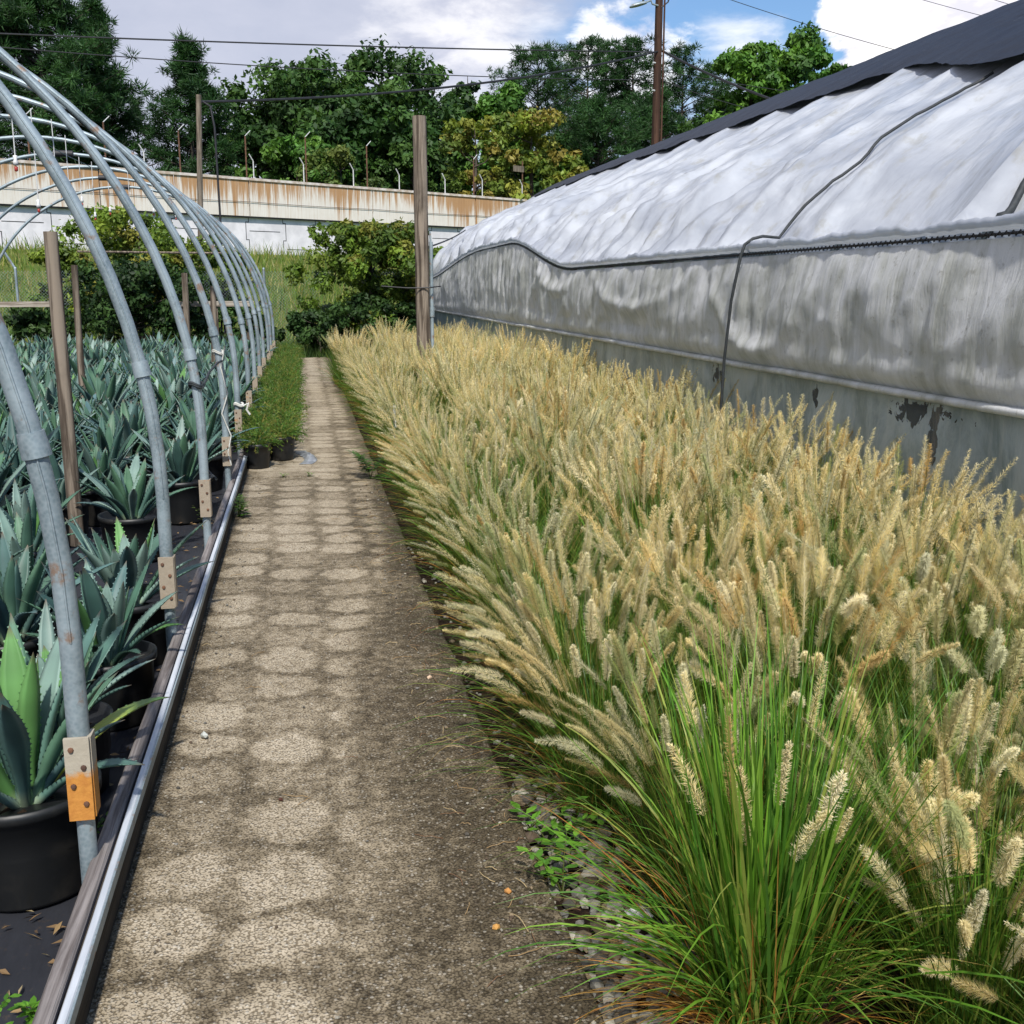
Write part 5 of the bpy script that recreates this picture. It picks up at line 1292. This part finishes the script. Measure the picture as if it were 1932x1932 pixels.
# white stake and rag, stones and plastic on the path
b = MB(); V = []; 
for i, yv in enumerate(np.linspace(0, .95, 18)):
    V.append([(-.12+.12*q/9+.05+.05*math.sin(yv*5), 10.35+yv*.9-.2, .008+.035*max(0, math.sin(math.pi*q/9))*(1+.6*fb(q*.6, yv*5))*math.sin(math.pi*i/17)) for q in range(10)])
b.grid(np.array(V), flip=True); tag(b.build('plastic_sheet_scrap', simple('grey_film', (.30, .32, .34), (.16, .17, .18), 12, .3), smooth=True), 'crumpled grey plastic scrap lying on the path against the juniper pots', 'plastic scrap')
b = MB(); b.box((.775, 9.85, 0), (.80, 9.86, .56)); tag(b.build('plant_label_stake', M['white']), 'white plastic label stake among the edge grasses near the slab joint', 'label stake')
b = MB(); b.box((-.035, -.02, 0), (.035, .02, .004)); b.box((-.033, -.018, .0045), (.02, .0185, .0065)); o = tag(b.build('plant_tag', M['white']), 'white plant tag lying on the gravel left of the green clump', 'plant tag'); o.location = (.79, 2.45, .03); o.rotation_euler = (.3, .2, .5)
rng = np.random.default_rng(600); random.seed(600)
for i, (x, y, s_, c, lab) in enumerate([(-.40, 3.88, .022, (.5, .5, .5), 'pale shard lying on the path near the edge board'), (-.12, 3.33, .008, (.08, .03, .02), 'tiny red-brown seed on a pale disc of the path'), (.47, 4.35, .016, (.55, .4, .3), 'small pale chip on the right side of the path'),
                              (.49, 2.66, .013, (.42, .20, .06), 'orange-brown dry leaf bit at the right of the path, upper'), (.43, 2.50, .015, (.45, .24, .07), 'orange-brown dry leaf bit at the right of the path, lower')]):
    b = MB(); stone_pts(1, 0, 0, 0, 0, b, s_*.8, s_*1.3, 0); b.c[-1] = np.broadcast_to(np.array(c, dtype=np.float32), b.c[-1].shape)
    o = tag(b.build('stone_chip', M['stone']), lab, 'debris'); o.location = (x, y, .002)
rng = np.random.default_rng(611); random.seed(611); b = MB()
for x0, x1, y0, y1, n_, a_, c_ in ((.40, .60, 1.2, 9, 260, .003, .009), (-.50, -.36, 1.2, 9.5, 130, .003, .008), (-.4, .5, 1.2, 12, 90, .002, .006)):
    stone_pts(n_, x0, x1, y0, y1, b, a_, c_, .002)
tag(b.build('path_grit', M['stone']), 'loose grit and crumbs scattered along both edges of the concrete path', 'grit', kind='stuff')
b = MB()
for _ in range(230):
    x0 = rng.uniform(.36, .62); y0 = rng.uniform(1.5, 11); a = rng.uniform(0, 6.28); l_ = rng.uniform(.02, .11); k_ = rng.uniform(-8, 8)
    if _ > 190: x0 = rng.uniform(-.5, .3)
    P = [(x0+l_*t*math.cos(a+k_*t*l_), y0+l_*t*math.sin(a+k_*t*l_), .004+.010*math.sin(3.1*t)*rng.random()) for t in np.linspace(0, 1, 6)]
    b.tube(P, .0011, 4, C=random.choice([(.30, .20, .10), (.42, .32, .18), (.16, .09, .05)]), cap=False)
tag(b.build('dry_straw', M['stone']), 'thin dry straw and root bits lying on the path beside the grasses', 'straw', kind='stuff')
# dead leaf litter on the fabric
b = MB(); n = 420; x = rng.uniform(-1.15, -.66, n); y = rng.uniform(1.2, 9.5, n)
P = np.stack([x, y, 0*x-.155], 1); az = rng.uniform(0, 6.28, n); d = np.stack([np.cos(az), np.sin(az), rng.normal(0, .12, n)], 1)*rng.uniform(.01, .03, (n, 1)); s_ = np.stack([-np.sin(az), np.cos(az), 0*az], 1)*rng.uniform(.003, .008, (n, 1))
V = np.stack([P-d, P+s_, P+d, P-s_+np.array((0, 0, .006))], 1).reshape(-1, 3); i = np.arange(n)*4
lc = np.array([(.16, .10, .05), (.24, .16, .08), (.08, .05, .03), (.30, .24, .14)])[rng.integers(0, 4, n)]
b.add(V, np.stack([i, i+1, i+2, i+3], 1), np.repeat(lc, 4, 0)); tag(b.build('leaf_litter', M['stone']), 'dry leaf litter scattered on the black fabric by the edge board', 'leaf litter', kind='stuff')
